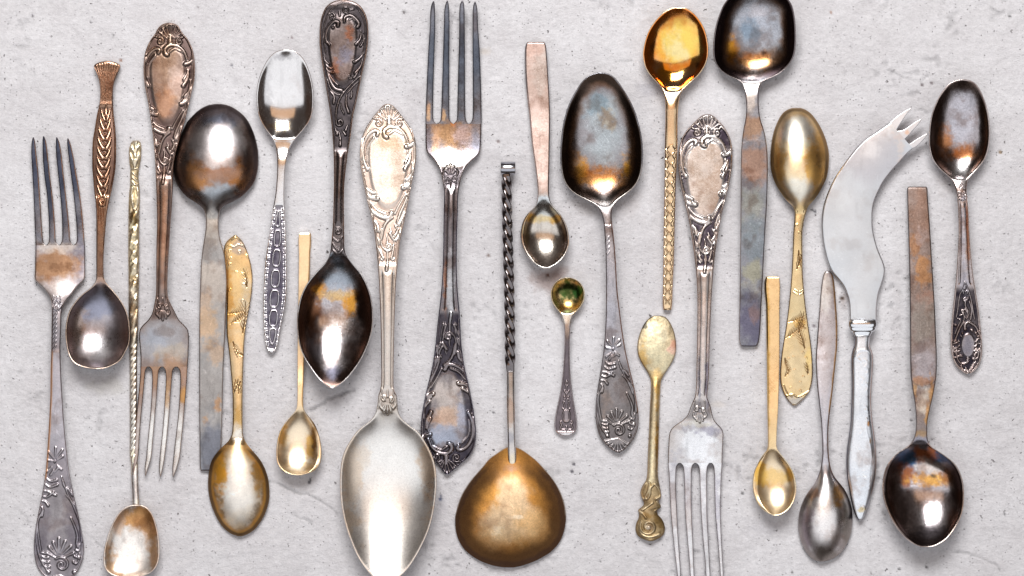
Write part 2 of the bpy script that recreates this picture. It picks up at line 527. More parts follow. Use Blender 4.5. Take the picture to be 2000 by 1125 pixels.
    for lab, nm in subs.items():
        # a relief piece belongs to the part whose rows it lies on
        i = np.where(labels[:nT] == lab)[0]; r = int(np.median(rp[i // (m - 1)]))
        h = objs.get(parts[r][0], host)
        emit(lab, nm, h)
    return objs

def smooth2(A, sig):
    if sig <= 0: return A
    r = int(2.5 * sig) + 1
    k = np.exp(-0.5 * (np.arange(-r, r + 1) / sig) ** 2); k /= k.sum()
    for ax in (0, 1):
        if A.shape[ax] <= 2 * r: continue
        P = np.pad(A, [(r, r) if a == ax else (0, 0) for a in (0, 1)], mode='edge')
        B = np.zeros_like(A)
        for i, kk in enumerate(k):
            B += kk * (P[i:i + A.shape[0], :] if ax == 0 else P[:, i:i + A.shape[1]])
        A = B
    return A

def smooth1z(A, sig):
    if sig <= 0.3 or A.shape[0] < 8: return A
    r = min(int(2.5 * sig) + 1, A.shape[0] - 1)
    k = np.exp(-0.5 * (np.arange(-r, r + 1) / sig) ** 2); k /= k.sum()
    P = np.concatenate([2 * A[:1] - A[r:0:-1], A, 2 * A[-1:] - A[-2:-r - 2:-1]])
    B = np.zeros_like(A)
    for i, kk in enumerate(k): B += kk * P[i:i + A.shape[0]]
    return B

def rod(root, name, mat, sections, nseg, base, rough=0.3, power=2.0, twist=None, step=1.5, patches=(), seed=3, mott=.2, lobes=None, label=None):
    """solid bar along y: sections = (y, cx, z mm, half width px, half height px)"""
    S = np.array(sections, float)
    y = np.arange(S[0, 0], S[-1, 0] + .01, step)
    cx, cz, rx, rz = (pchip(S[:, 0], S[:, i], y) for i in (1, 2, 3, 4))
    a = np.linspace(0, 2 * math.pi, nseg, endpoint=False)
    tw = np.array([twist(q) for q in y]) if twist else np.zeros(len(y))
    A = a[None] + 0 * tw[:, None]
    ang = A - tw[:, None]
    c, s_ = np.cos(ang), np.sin(ang)
    rr = (np.abs(c) ** power + np.abs(s_) ** power) ** (-1.0 / power)
    X = cx[:, None] + rx[:, None] * rr * np.cos(A)
    Zm = cz[:, None] + rz[:, None] * 0.25 * rr * np.sin(A)
    Y = np.repeat(y[:, None], nseg, 1)
    Vt = to_world(X, Y, np.maximum(Zm, 0.05)).reshape(-1, 3)
    n = len(y); gi = np.arange(n * nseg).reshape(n, nseg)
    q = np.stack([gi[:-1], gi[1:], np.roll(gi, -1, 1)[1:], np.roll(gi, -1, 1)[:-1]], -1).reshape(-1, 4)[:, ::-1]
    C = paint_patches(X, Y, base, patches, seed) * (1 + mott * 2 * (fbm(X + Zm * 4, Y, 20, seed, 4) - .5))[..., None]
    P = np.concatenate([np.clip(C, 0.004, 1), np.full(X.shape + (1,), rough)], -1).reshape(-1, 4)
    return mesh_object(name, Vt, [q, gi[:1][:, ::-1].copy()[:, ::-1], gi[-1:][:, ::-1]], mat, root, None, P, label)

# ================================================================ the plaster table top
def plaster_material():
    m = bpy.data.materials.new("rough_plaster"); m.use_nodes = True
    nt = m.node_tree; N = nt.nodes; L = nt.links
    b = N["Principled BSDF"]; b.inputs["Roughness"].default_value = 0.85
    tc = N.new("ShaderNodeTexCoord"); at = N.new("ShaderNodeAttribute"); at.attribute_name = "paint"
    def noise(scale, det, rough=0.6, stretch=None):
        n = N.new("ShaderNodeTexNoise"); n.inputs["Scale"].default_value = scale; n.inputs["Detail"].default_value = det
        n.inputs["Roughness"].default_value = rough
        if stretch:
            mp = N.new("ShaderNodeMapping"); mp.inputs["Scale"].default_value = stretch
            L.new(tc.outputs["Object"], mp.inputs[0]); L.new(mp.outputs[0], n.inputs["Vector"])
        else: L.new(tc.outputs["Object"], n.inputs["Vector"])
        return n.outputs[0]
    def mrange(src, a, c, lo, hi):
        r = N.new("ShaderNodeMapRange"); r.inputs[1].default_value = a; r.inputs[2].default_value = c
        r.inputs[3].default_value = lo; r.inputs[4].default_value = hi; L.new(src, r.inputs[0]); return r.outputs[0]
    def math_(op, a, c):
        q = N.new("ShaderNodeMath"); q.operation = op
        for i, s in enumerate((a, c)):
            if isinstance(s, (int, float)): q.inputs[i].default_value = s
            else: L.new(s, q.inputs[i])
        return q.outputs[0]
    big = noise(9, 4); mid = noise(70, 5, 0.65); fine = noise(1100, 4, 0.7, (1, 1.25, 1)); grit = noise(420, 5, 0.7, (0.8, 1.2, 1))
    # pinholes and dark grains of sand
    def specks(scale, rad, keep, warp):
        v = N.new("ShaderNodeTexVoronoi"); v.inputs["Scale"].default_value = scale; v.voronoi_dimensions = '2D'
        nv = N.new("ShaderNodeTexNoise"); nv.inputs["Scale"].default_value = scale * 2.2; nv.inputs["Detail"].default_value = 2
        L.new(tc.outputs["Object"], nv.inputs["Vector"])
        vm = N.new("ShaderNodeVectorMath"); vm.operation = 'MULTIPLY_ADD'
        vm.inputs[1].default_value = (warp / scale,) * 3
        L.new(nv.outputs[1], vm.inputs[0]); L.new(tc.outputs["Object"], vm.inputs[2])
        L.new(vm.outputs[0], v.inputs["Vector"])
        near = mrange(v.outputs["Distance"], rad, rad * 0.45, 0, 1)
        sp = N.new("ShaderNodeSeparateColor"); L.new(v.outputs["Color"], sp.inputs[0])
        patch = mrange(mid, 0.35, 0.62, keep * 0.05, keep * 2.0)
        on = math_('LESS_THAN', sp.outputs[0], patch)
        depth = mrange(sp.outputs[1], 0, 1, 0.35, 1)
        return math_('MULTIPLY', math_('MULTIPLY', near, on), depth)
    s1 = specks(260, 0.12, 0.035, 0.9)
    s2 = specks(700, 0.20, 0.06, 0.9)
    s3 = specks(105, 0.055, 0.02, 0.7)
    dark = math_('MAXIMUM', math_('MAXIMUM', s1, math_('MULTIPLY', s2, 0.65)), s3)
    # colour
    t = mrange(math_('ADD', math_('MULTIPLY', big, 0.6), math_('MULTIPLY', mid, 0.4)), 0.36, 0.64, 0, 1)
    mx = N.new("ShaderNodeMix"); mx.data_type = 'RGBA'
    mx.inputs[6].default_value = (0.480, 0.466, 0.486, 1); mx.inputs[7].default_value = (0.590, 0.584, 0.610, 1)
    L.new(t, mx.inputs[0])
    f = mrange(math_('ADD', math_('MULTIPLY', fine, 0.5), math_('MULTIPLY', grit, 0.5)), 0.34, 0.66, 0.82, 1.12)
    sc = N.new("ShaderNodeVectorMath"); sc.operation = 'SCALE'; L.new(mx.outputs[2], sc.inputs[0]); L.new(f, sc.inputs[3])
    ml = N.new("ShaderNodeVectorMath"); ml.operation = 'MULTIPLY'; L.new(sc.outputs[0], ml.inputs[0]); L.new(at.outputs["Color"], ml.inputs[1])
    dk = N.new("ShaderNodeMix"); dk.data_type = 'RGBA'; L.new(dark, dk.inputs[0]); L.new(ml.outputs[0], dk.inputs[6])
    dk.inputs[7].default_value = (0.10, 0.085, 0.085, 1)
    L.new(dk.outputs[2], b.inputs["Base Color"])
    h = math_('SUBTRACT', math_('ADD', math_('MULTIPLY', fine, 0.35), math_('MULTIPLY', grit, 0.75)), math_('MULTIPLY', dark, 0.9))
    bp = N.new("ShaderNodeBump"); bp.inputs["Strength"].default_value = 0.95; bp.inputs["Distance"].default_value = 0.0007
    L.new(h, bp.inputs["Height"]); L.new(bp.outputs[0], b.inputs["Normal"])
    return m

def plaster():
    st = 3.0
    xs = np.concatenate([np.linspace(-9000, -120, 26)[:-1], np.arange(-120, 2121, st), np.linspace(2120, 11000, 26)[1:]])
    ys = np.concatenate([np.linspace(-9000, -100, 26)[:-1], np.arange(-100, 1226, st), np.linspace(1226, 10000, 26)[1:]])
    X, Y = np.meshgrid(xs, ys)
    Z = 0.9 * (fbm(X, Y, 420, 4, 3) - .5) + 0.75 * (fbm(X, Y * 1.3, 90, 12, 4) - .5) + 0.5 * (fbm(X, Y * 1.2, 22, 22, 3) - .5)
    P = np.ones(X.shape + (4,))
    # trowel edges: terraces where one skin of plaster stops on another
    lip = fbm(X + 40 * (fbm(X, Y, 120, 60, 2) - .5), Y, 260, 52, 3)
    for lv in (0.40, 0.52, 0.63):
        Z = Z + 0.22 * sstep(lv - 0.006, lv + 0.006, lip)
    # rubbed, pitted zones
    pz = sstep(0.55, 0.75, fbm(X, Y, 150, 91, 3))
    pit = sstep(0.62, 0.80, fbm(X, Y, 13, 93, 2)) * pz
    Z = Z - 0.55 * pit
    P[..., :3] *= (1 - 0.22 * pit)[..., None]
    cracks = [
     ([(605,800),(622,795),(640,781),(652,775),(668,771),(680,765),(692,763)], 2.6, .9, .42),
     ([(527,941),(545,946),(562,955),(580,962),(600,966),(625,978),(645,992),(662,1004)], 2.0, .5, .30),
     ([(570,1006),(585,1012),(600,1018),(612,1024)], 1.6, .4, .25),
     ([(163,1040),(176,1048),(190,1060),(204,1070)], 1.6, .4, .22),
     ([(1862,1078),(1880,1080),(1905,1086),(1930,1094),(1948,1104),(1954,1115)], 2.0, .5, .28),
     ([(1733,137),(1750,144),(1765,149),(1785,156),(1800,156),(1812,146)], 1.8, .5, .26),
     ([(1796,214),(1806,217),(1814,222)], 1.8, .5, .25),
     ([(1100,165),(1112,161),(1126,163)], 1.5, .4, .22),
     ([(810,452),(820,449),(832,448),(840,450)], 1.6, .4, .22),
     ([(1078,196),(1088,194),(1096,188)], 1.6, .4, .25),
     ([(1235,120),(1222,121),(1205,119)], 1.5, .4, .2),
     ([(1968,25),(1985,24),(1998,26)], 1.6, .4, .22),
     ([(1250,1085),(1266,1092),(1290,1104),(1300,1125)], 1.4, .3, .15),
     ([(40,1000),(52,1012),(58,1030)], 1.6, .4, .22),
     ([(770,55),(790,70),(801,88)], 1.4, .3, .15),
     ([(1560,905),(1585,915),(1600,930)], 1.4, .3, .12)]
    for pts, w, dep, dk in cracks:
        p = catmull(pts, 6)
        sel = (X > p[:, 0].min() - 8) & (X < p[:, 0].max() + 8) & (Y > p[:, 1].min() - 8) & (Y < p[:, 1].max() + 8)
        x = X[sel] + 5 * (vnoise(X[sel] / 9, Y[sel] / 9, 5) - .5); y = Y[sel] + 5 * (vnoise(X[sel] / 9, Y[sel] / 9, 6) - .5)
        b = np.full(x.shape, 1e9)
        for i in range(len(p) - 1):
            d = p[i + 1] - p[i]; t = np.clip(((x - p[i, 0]) * d[0] + (y - p[i, 1]) * d[1]) / (d @ d + 1e-9), 0, 1)
            b = np.minimum(b, np.hypot(x - p[i, 0] - t * d[0], y - p[i, 1] - t * d[1]))
        k = (1 - sstep(w * .4, w * 1.5, b)) * (0.5 + vnoise(x / 14, y / 14, 8))
        z = Z[sel]; z -= dep * k; Z[sel] = z
        c = P[sel]; c[:, :3] *= (1 - dk * np.clip(k, 0, 1))[:, None]; P[sel] = c
    # dirt, rust and tarnish in the plaster, and cast shadows painted beside the bowls
    stains_and_shadows = [(1068,548,38,28,(.62,.50,.46),.8), (1092,535,22,18,(.55,.42,.38),.7), (815,190,26,50,(.80,.78,.78),.5), (1300,190,30,22,(.80,.76,.73),.5),
     (330,398,46,44,(.80,.78,.78),.55), (450,430,40,50,(.80,.79,.79),.5), (600,945,30,20,(.86,.85,.84),.6), (215,755,48,22,(.84,.83,.76),.55),
     (1647,588,10,18,(.55,.48,.45),.7), (1265,175,26,20,(.74,.74,.78),.6), (1150,395,34,26,(.80,.76,.72),.5), (1855,360,26,30,(.80,.76,.74),.5),
     (1490,1030,36,22,(.86,.86,.88),.6), (1225,395,30,30,(.84,.80,.78),.5), (946,100,14,10,(.95,.88,.78),.7), (1398,790,22,8,(1.0,.95,.88),.6),
     (1370,940,12,10,(.92,.9,.88),.5), (860,985,14,26,(.78,.77,.80),.5), (1750,640,14,120,(.86,.84,.84),.5), (1740,1030,30,60,(.88,.87,.88),.5)]
    for i, (cx, cy, rx, ry, col, s) in enumerate(stains_and_shadows):
        q = np.hypot((X - cx) / rx, (Y - cy) / ry) + 1.1 * (fbm(X, Y, 16, 300 + i, 4) - .5)
        m = (s * (1 - sstep(.3, 1.2, q)))[..., None]
        P[..., :3] *= 1 - m * (1 - np.array(col))
    dots = [(63,31,3.2,(.35,.33,.35)),(177,43,2,(.3,.28,.3)),(386,15,2,(.35,.3,.3)),(1321,37,2,(.3,.2,.2)),(1121,907,3.4,(.12,.11,.14)),(1117,921,3,(.12,.11,.14)),
     (1623,24,3.5,(.75,.5,.38)),(1172,1096,2,(.25,.25,.25)),(1548,1118,3,(.2,.2,.2)),(236,118,3,(.62,.36,.25)),(964,806,3,(.2,.2,.22)),(1780,821,3,(.15,.14,.14)),
     (1247,1027,2.6,(.3,.28,.3)),(1450,964,3,(.3,.3,.3)),(1388,538,3,(.3,.3,.3)),(1972,32,3,(.3,.3,.3)),(860,975,3.5,(.3,.34,.5)),(861,969,3,(.35,.38,.5)),
     (1954,297,4,(.55,.4,.25)),(1820,162,3.2,(.4,.35,.35)),(1801,166,3,(.35,.3,.3)),(1810,1108,3,(.2,.2,.2)),(1757,1112,3,(.25,.25,.25)),(1962,1004,3.4,(.3,.3,.3)),
     (1592,413,3.6,(.2,.2,.22)),(1586,410,3,(.25,.25,.25)),(604,942,3.6,(.15,.15,.17)),(606,937,3,(.2,.2,.2)),(1070,537,4,(.35,.2,.15)),(789,24,3,(.15,.12,.12)),
     (570,73,2.4,(.4,.3,.3)),(452,127,2.4,(.3,.3,.35)),(221,69,2.6,(.35,.35,.35)),(954,499,3,(.45,.35,.3)),(1390,668,0,(.3,.3,.3)),(973,276,3.4,(.5,.42,.4)),
     (1342,893,3,(.25,.25,.25)),(1590,637,4,(.45,.4,.42)),(1645,583,4,(.22,.16,.12))]
    for x0, y0, r, c in dots:
        if r <= 0: continue
        q = np.hypot((X - x0) * (1 + .25 * math.sin(x0)), (Y - y0)) / r
        m = 1 - sstep(.5, 1.3, q)
        P[..., :3] *= 1 - m[..., None] * (1 - np.array(c) * .8); Z = Z - 0.5 * m
    Z = Z - 0.35
    V = np.stack([(X - 1000) * PXM, -(Y - 562.5) * PXM, Z * 0.001], -1).reshape(-1, 3)
    n, m = X.shape; gi = np.arange(n * m).reshape(n, m)
    q = np.stack([gi[:-1, :-1], gi[1:, :-1], gi[1:, 1:], gi[:-1, 1:]], -1).reshape(-1, 4)
    o = mesh_object("plaster_surface", V, [q], plaster_material(), None, None, P.reshape(-1, 4))
    o["kind"] = "structure"
plaster()

# ================================================================ ornament patterns
def fan(R, x, y, r0, r1, a0, a1, n, w, h, kind='shell_rib', y_s=1.0):
    for k in range(n):
        a = math.radians(a0 + (a1 - a0) * k / (n - 1))
        R.add([(x + r0 * math.cos(a), y + r0 * math.sin(a) * y_s), (x + r1 * math.cos(a), y + r1 * math.sin(a) * y_s)], w * .5, w, h, kind)

def T(x, y): return (1200 + x / 5.0, 225 + y / 5.0)          # tracing of the rococo handle
def pts2(*a): return [T(x, y) for x, y in a]
def pts3(*a): return [(1200 + x / 5.0, 450 + y / 5.0) for x, y in a]
def rococo():
    R = Relief()
    fan(R, 1382, 259, 9, 30, 218, 322, 7, 2.2, .9)
    R.add(pts2((905,110),(905,175)), 3.0, 4.6, .9, 'shell_base')
    R.add(pts2((815,95),(845,32),(905,5),(985,30),(1040,100)), 1.6, 1.6, .5)
    R.spiral(*T(805,168), 8.6, 1.35, -2.2, 1, 1.75, 1.0, 'volute', [T(628,470),T(636,330),T(668,215),T(735,125)])
    R.spiral(*T(1002,170), 8.6, 1.35, -0.9, -1, 1.75, 1.0, 'volute', [T(1140,330),T(1128,240),T(1085,160),T(1040,112)])
    R.add(pts2((1140,300),(1138,345),(1110,375),(1072,388)), 2.2, 4.6, 1.0, 'scroll')
    R.add(pts2((628,470),(645,600),(675,740),(705,860)), 1.8, 1.8, .6)
    R.add(pts2((700,600),(668,530),(655,440),(668,350),(705,280),(760,240),(800,250),(790,282)), 3.4, 3.4, .85, 'scroll')
    R.add(pts2((695,520),(690,440),(706,370),(760,305)), 1.4, 2.0, .5)
    R.bead(*T(700,596), 3.8, .9)
    R.add(pts2((1085,345),(1050,268),(985,215),(905,205),(858,240),(862,285),(882,300)), 2.6, 4.2, .95, 'scroll')
    R.add(pts2((1030,275),(960,240),(905,270)), 1.6, 2.4, .6)
    R.add(pts2((1105,440),(1100,520),(1058,598)), 1.6, 4.0, .9, 'leaf')
    R.add(pts2((1085,420),(1092,470),(1062,540)), 1.2, 3.0, .8, 'leaf')
    R.add(pts2((1125,540),(1118,640),(1072,700)), 1.6, 3.2, .8, 'leaf')
    R.add(pts2((1118,640),(1100,735),(1042,772)), 1.6, 4.6, .95, 'leaf')
    R.add(pts2((1105,660),(1085,715),(1058,738)), 1.0, 2.4, .7)
    R.add(pts2((655,690),(690,775),(755,822)), 1.6, 3.6, .85, 'leaf')
    R.add(pts2((668,760),(715,850),(790,872)), 1.8, 4.8, .95, 'leaf')
    R.add(pts2((700,890),(745,985),(830,1040),(900,1045),(928,1005)), 2.6, 4.6, 1.0, 'scroll')
    R.add(pts2((725,900),(790,975),(870,1012)), 1.6, 3.0, .7)
    R.add(pts2((1082,840),(1045,930),(1008,1010),(985,1090)), 2.6, 3.0, .85, 'leaf')
    R.add(pts2((1060,830),(1000,930),(960,1010)), 1.8, 2.2, .6)
    R.add(pts2((1045,960),(1035,1040),(1000,1110)), 1.4, 4.0, .85, 'leaf')
    R.add(pts2((745,1060),(790,1110),(800,1165)), 2.0, 4.0, .9, 'leaf')
    R.add(pts2((935,1045),(880,1090),(850,1150),(830,1240)), 2.6, 3.0, .9, 'scroll')
    R.spiral(*pts3((897,190))[0], 8.5, 1.35, 2.4, -1, 2.4, .95, 'volute', pts3((835,20),(822,100),(835,180)))
    R.add(pts3((1000,10),(1002,80),(960,130),(915,70)), 1.5, 3.6, .9, 'leaf')
    R.add(pts3((960,-10),(985,40),(960,90)), 1.5, 2.8, .8, 'leaf')
    R.add(pts3((800,200),(830,262),(850,300)), 1.6, 2.6, .8, 'leaf')
    R.add(pts3((950,200),(935,262),(925,300)), 1.6, 2.6, .8, 'leaf')
    R.add(pts3((888,240),(890,320),(880,408)), 2.2, 3.2, .85, 'leaf_drop')
    R.add(pts3((845,290),(822,300),(840,318)), 1.4, 1.8, .6)
    R.add(pts3((930,290),(955,300),(935,318)), 1.4, 1.8, .6)
    for k in range(9):                       # hatched border left
        y = 318 + 7 * k; R.add([(1327.5 + .25 * k, y), (1332.5 + .3 * k, y + 3)], 1.1, 1.3, .45)
    for (x, y, a, l, w) in ((1427, 350, 95, 10, 2.2), (1424, 372, 100, 10, 2.2), (1419, 392, 105, 12, 2.2),
                            (1345, 425, 60, 10, 2.2), (1352, 440, 60, 12, 2.4), (1360, 452, 70, 12, 2.4), (1398, 440, 110, 12, 2.4), (1394, 458, 105, 12, 2.2), (1383, 455, 80, 12, 2.2), (1376, 468, 85, 14, 2), (1390, 478, 100, 10, 2.2), (1358, 470, 75, 14, 2), (1365, 492, 80, 12, 2), (1388, 500, 100, 10, 2)):
        b = math.radians(a); ux, uy = math.cos(b), math.sin(b)
        R.add([(x, y), (x + ux * l * .5 + uy * 1.2, y + uy * l * .5 - ux * 1.2), (x + ux * l, y + uy * l)], 1.0, w, .62, 'leaf')
    R.add([(1334, 262), (1328.5, 290), (1327.5, 330), (1331, 360), (1338, 388), (1346, 415), (1353, 445), (1359, 480), (1362, 520)], .9, .9, .4)
    R.add([(1425, 268), (1427.5, 300), (1427, 335), (1422, 362), (1415, 388), (1408, 415), (1401, 445), (1396, 475), (1391, 515)], .9, .9, .4)
    return R
ROC = rococo()
for _q in ROC.st: _q['w'] = (_q['w'][0] * 1.22, _q['w'][1] * 1.18)
def roc_cart(cx, cy, rx, ry, sg=1):
    def f(X, Y):
        yy = (Y - cy) * sg
        w = 1 - 0.26 * np.clip(yy / ry, -1, 1)
        return 1 - sstep(.86, 1.06, (np.abs((X - cx) / (rx * w)) ** 2.5 + np.abs(yy / ry) ** 2.5) ** .4)
    return f
def band(y0, y1, inset=3.4, s=5):
    return lambda X, Y, V, D: sstep(y0 - s, y0 + s, Y) * (1 - sstep(y1 - s, y1 + s, Y)) * sstep(inset - 1, inset + 1, D)
def zsum(*fs):
    return lambda X, Y, V, D: sum((f(X, Y, V, D) * (1.0 if i == 0 else .55) for i, f in enumerate(fs)), 0 * X)
def ridges(ya, yb, pos=.66, dep=.35, w=.10, crown=.3):
    def f(X, Y, V, HW, D):
        m = sstep(ya, ya + 14, Y) * (1 - sstep(yb - 10, yb, Y))
        a = np.abs(V)
        return m * (-dep * np.exp(-((a - pos) / w) ** 2) + crown * np.clip(1 - (a / (pos - .06)) ** 2, 0, 1))
    return f
def neck_scrolls(cx, cy, s=1.0, sg=1, h=.7):
    R = Relief()
    R.spiral(cx - 6.5 * s, cy - sg * 6 * s, 6.2 * s, 1.25, 1.2, 1, 1.7 * s, h, 'scroll', [(cx - 11 * s, cy - sg * 22 * s), (cx - 10 * s, cy - sg * 14 * s)])
    R.spiral(cx + 7 * s, cy - sg * 3 * s, 5.8 * s, 1.25, 2.0, -1, 1.7 * s, h, 'scroll', [(cx + 10 * s, cy - sg * 22 * s), (cx + 11 * s, cy - sg * 12 * s)])
    for a, l in ((-50, 15), (-25, 19), (0, 21), (25, 19), (50, 15)):
        b = math.radians(a)
        R.add([(cx + 5 * s * math.sin(b), cy + sg * (3 + 3 * math.cos(b)) * s), (cx + l * s * math.sin(b) * .8, cy + sg * (3 + l * math.cos(b)) * s)], 1.2 * s, 2.7 * s, h, 'leaf')
    R.add([(cx - 13 * s, cy + sg * 2 * s), (cx - 14 * s, cy + sg * 10 * s), (cx - 9 * s, cy + sg * 16 * s)], 1.5 * s, 3.2 * s, h, 'leaf')
    R.add([(cx + 12 * s, cy + sg * 2 * s), (cx + 14 * s, cy + sg * 9 * s), (cx + 10 * s, cy + sg * 14 * s)], 1.5 * s, 3.2 * s, h, 'leaf')
    R.add([(cx, cy - sg * 20 * s), (cx + .5 * s, cy - sg * 8 * s)], 1.4 * s, 2.4 * s, h, 'leaf_drop')
    return R

def tine(root, mat, rows, zp, base, patches=(), rough=.3, label=None, seed=2, up=None, crown=.25, edgecol=None):
    """rows run from the point to the root of the tine"""
    yr = rows[-1][0]
    def fade(X, Y, V, HW, D):
        m = sstep(2, 26, np.abs(Y - yr))
        return crown * m * (1 - V ** 2) - (1 - m) * 0
    return sheet(root, mat, rows, zp, base, patches, rough, step=2.0, colpx=1.6, sig=1.2, bevel=1.2, thick=1.7, crown=0,
                 extra=fade, parts=[('tine', -1e9, 1e9)], seed=seed, ends=(True, False), nb=3, edgecol=edgecol)

SIL = (.80, .78, .75); STEEL = (.62, .62, .63); LILAC = (.50, .47, .50); DARK = (.13, .12, .13); BLACK = (.045, .04, .045)
BROWN = (.34, .19, .11); COPPER = (.58, .30, .16); AMBER = (.88, .45, .10); BLUE = (.34, .42, .50); NAVY = (.06, .07, .11)
GOLD = (.95, .66, .32); PALEG = (.90, .78, .55); BRASS = (.76, .62, .34); PINK = (.78, .62, .56)

# ================================================================ A  fork at the far left
r = thing("table_fork", "leftmost fork, with blue black tines, a brown stained head and flowery handle end", "fork", 115, 700, "forks laid on the plaster")
zA = [(262, 8.5), (330, 5.2), (420, 3.2), (478, 3.6), (545, 5.6), (585, 8.4), (640, 10.6), (760, 10), (900, 6.5), (1040, 4.2), (1140, 3.4)]
pA = [(115, 330, 90, 175, NAVY, .93, .15), (155, 500, 14, 60, (.25, .25, .32), .8, .3), (112, 520, 48, 34, (.40, .24, .14), .95, .45), (117, 522, 26, 10, (.22, .12, .07), .6, .8),
      (96, 484, 22, 12, SIL, .5, .5), (128, 484, 24, 12, SIL, .5, .5), (118, 560, 34, 18, (.52, .47, .44), .6, .4)]
for rows in ([(268, 64, 66), (276, 62, 68.5), (289, 61, 70), (337, 63, 75), (385, 65.6, 78.5), (449, 68, 82.5), (470, 69, 84.5), (475, 69, 86), (479, 69, 90)],
             [(266, 84, 86), (274, 83, 89.5), (289, 83, 92), (337, 86, 97), (385, 92, 103), (449, 95.6, 108), (470, 95.5, 109), (475, 94, 111), (479, 90, 115)],
             [(268, 109.5, 111.5), (276, 109, 115.5), (289, 109, 118.5), (337, 113, 124), (385, 118, 129.5), (449, 121.5, 136), (470, 121, 137.5), (475, 119, 139.5), (479, 115, 143.5)],
             [(270, 131.5, 133.5), (278, 131, 137), (289, 132, 140), (337, 138, 149), (385, 144, 157), (449, 149.5, 163.5), (470, 150, 165), (475, 148, 165.5), (479, 143.5, 166)]):
    tine(r, M_OLD, rows, zA, (.40, .38, .40), pA, .28, seed=11, edgecol=[(1, 2.2, COPPER, .7, 280, 460)])
RA = neck_scrolls(111, 592, .62, 1)
for k in range(9):
    y = 606 + k * 9
    RA.add([(104.5 - .2 * k, y + 5), (107, y), (111 - .25 * k, y - 4)], 1.2, 1.8, .5)
def flower_end(ox, oy, sx, sy):
    """relief of the flowered handle end, traced on the spoon further right"""
    def q(x, y): return (ox + sx * (x / 2.811 - 145.0), oy + sy * (y / 2.811 - 255.0))
    R = Relief()
    P = lambda *a: [q(x, y) for x, y in a]
    for (a, b) in (((386, 430), (390, 395)), ((380, 440), (355, 412)), ((394, 438), (422, 405)), ((372, 478), (348, 498)), ((396, 470), (418, 490)), ((376, 452), (350, 448)), ((398, 446), (424, 432)), ((384, 500), (402, 482)), ((380, 490), (366, 512))):
        R.add(P(a, b), 2.2, 3.6, .6, 'petal')
    R.bead(*q(386, 455), 2.2, .8, 'bead')
    for a in (((345, 525), (365, 540), (395, 535)), ((338, 550), (362, 565), (398, 555)), ((330, 580), (355, 585), (390, 600)), ((322, 600), (348, 608), (378, 588)), ((318, 625), (340, 628), (355, 645)), ((312, 640), (330, 660), (325, 690))):
        R.add(P(*a), 1.3, 2.6, .6, 'leaf')
    R.add(P((330, 660), (305, 720), (312, 800), (322, 850)), 1.8, 2.2, .6, 'scroll')
    R.add(P((300, 700), (298, 790), (315, 870), (350, 925)), 1.4, 1.8, .5)
    R.add(P((418, 520), (430, 560), (452, 575), (470, 600)), 1.4, 2.6, .6, 'leaf')
    R.add(P((425, 540), (455, 610), (490, 660), (508, 740), (512, 800)), 1.6, 2.0, .65, 'scroll')
    R.add(P((440, 600), (470, 640), (496, 700)), 1.2, 1.8, .5)
    R.add(P((462, 698), (478, 730), (492, 770), (490, 810)), 1.8, 2.6, .65, 'leaf')
    for a in (((405, 850), (405, 788)), ((398, 850), (378, 805)), ((392, 858), (358, 825)), ((412, 850), (435, 800)), ((418, 858), (462, 822)), ((425, 870), (475, 850)), ((388, 870), (352, 852))):
        R.add(P(*a), 1.2, 2.6, .6, 'leaf')
    R.spiral(*q(418, 900), 13.5 * sx, 1.3, -2.4, 1, 2.1, .85, 'volute')
    R.bead(*q(420, 905), 2.0, .7)
    for a in ((495, 822), (500, 870), (478, 932), (356, 932)): R.bead(*q(*a), 3.2 * sx, .7, 'bead')
    for k in range(4): R.add(P((312 + 4 * k, 835 + 22 * k), (330 + 6 * k, 850 + 20 * k), (350 + 3 * k, 850 + 20 * k)), 1.2, 2.8, .6, 'leaf')
    for k in range(4): R.add(P((512 - 4 * k, 790 + 30 * k), (505 - 6 * k, 812 + 28 * k), (492 - 6 * k, 812 + 26 * k)), 1.2, 2.6, .6, 'leaf')
    for k in range(9):
        a = math.radians(200 - 27.5 * k * .8)
        R.add(P((412, 945), (412 + 66 * math.cos(a), 955 + 58 * abs(math.sin(a)) + 4)), 1.0, 2.5, .5, 'shell_rib')
    for q_ in R.st:
        f_ = .8 if q_['kind'] == 'petal' else 1.25
        q_['w'] = (q_['w'][0] * f_, q_['w'][1] * f_); q_['h'] *= (.8 if q_['kind'] == 'petal' else 1.25)
    return R
RA.extend(flower_end(116, 1020, 1.16, 1.27))
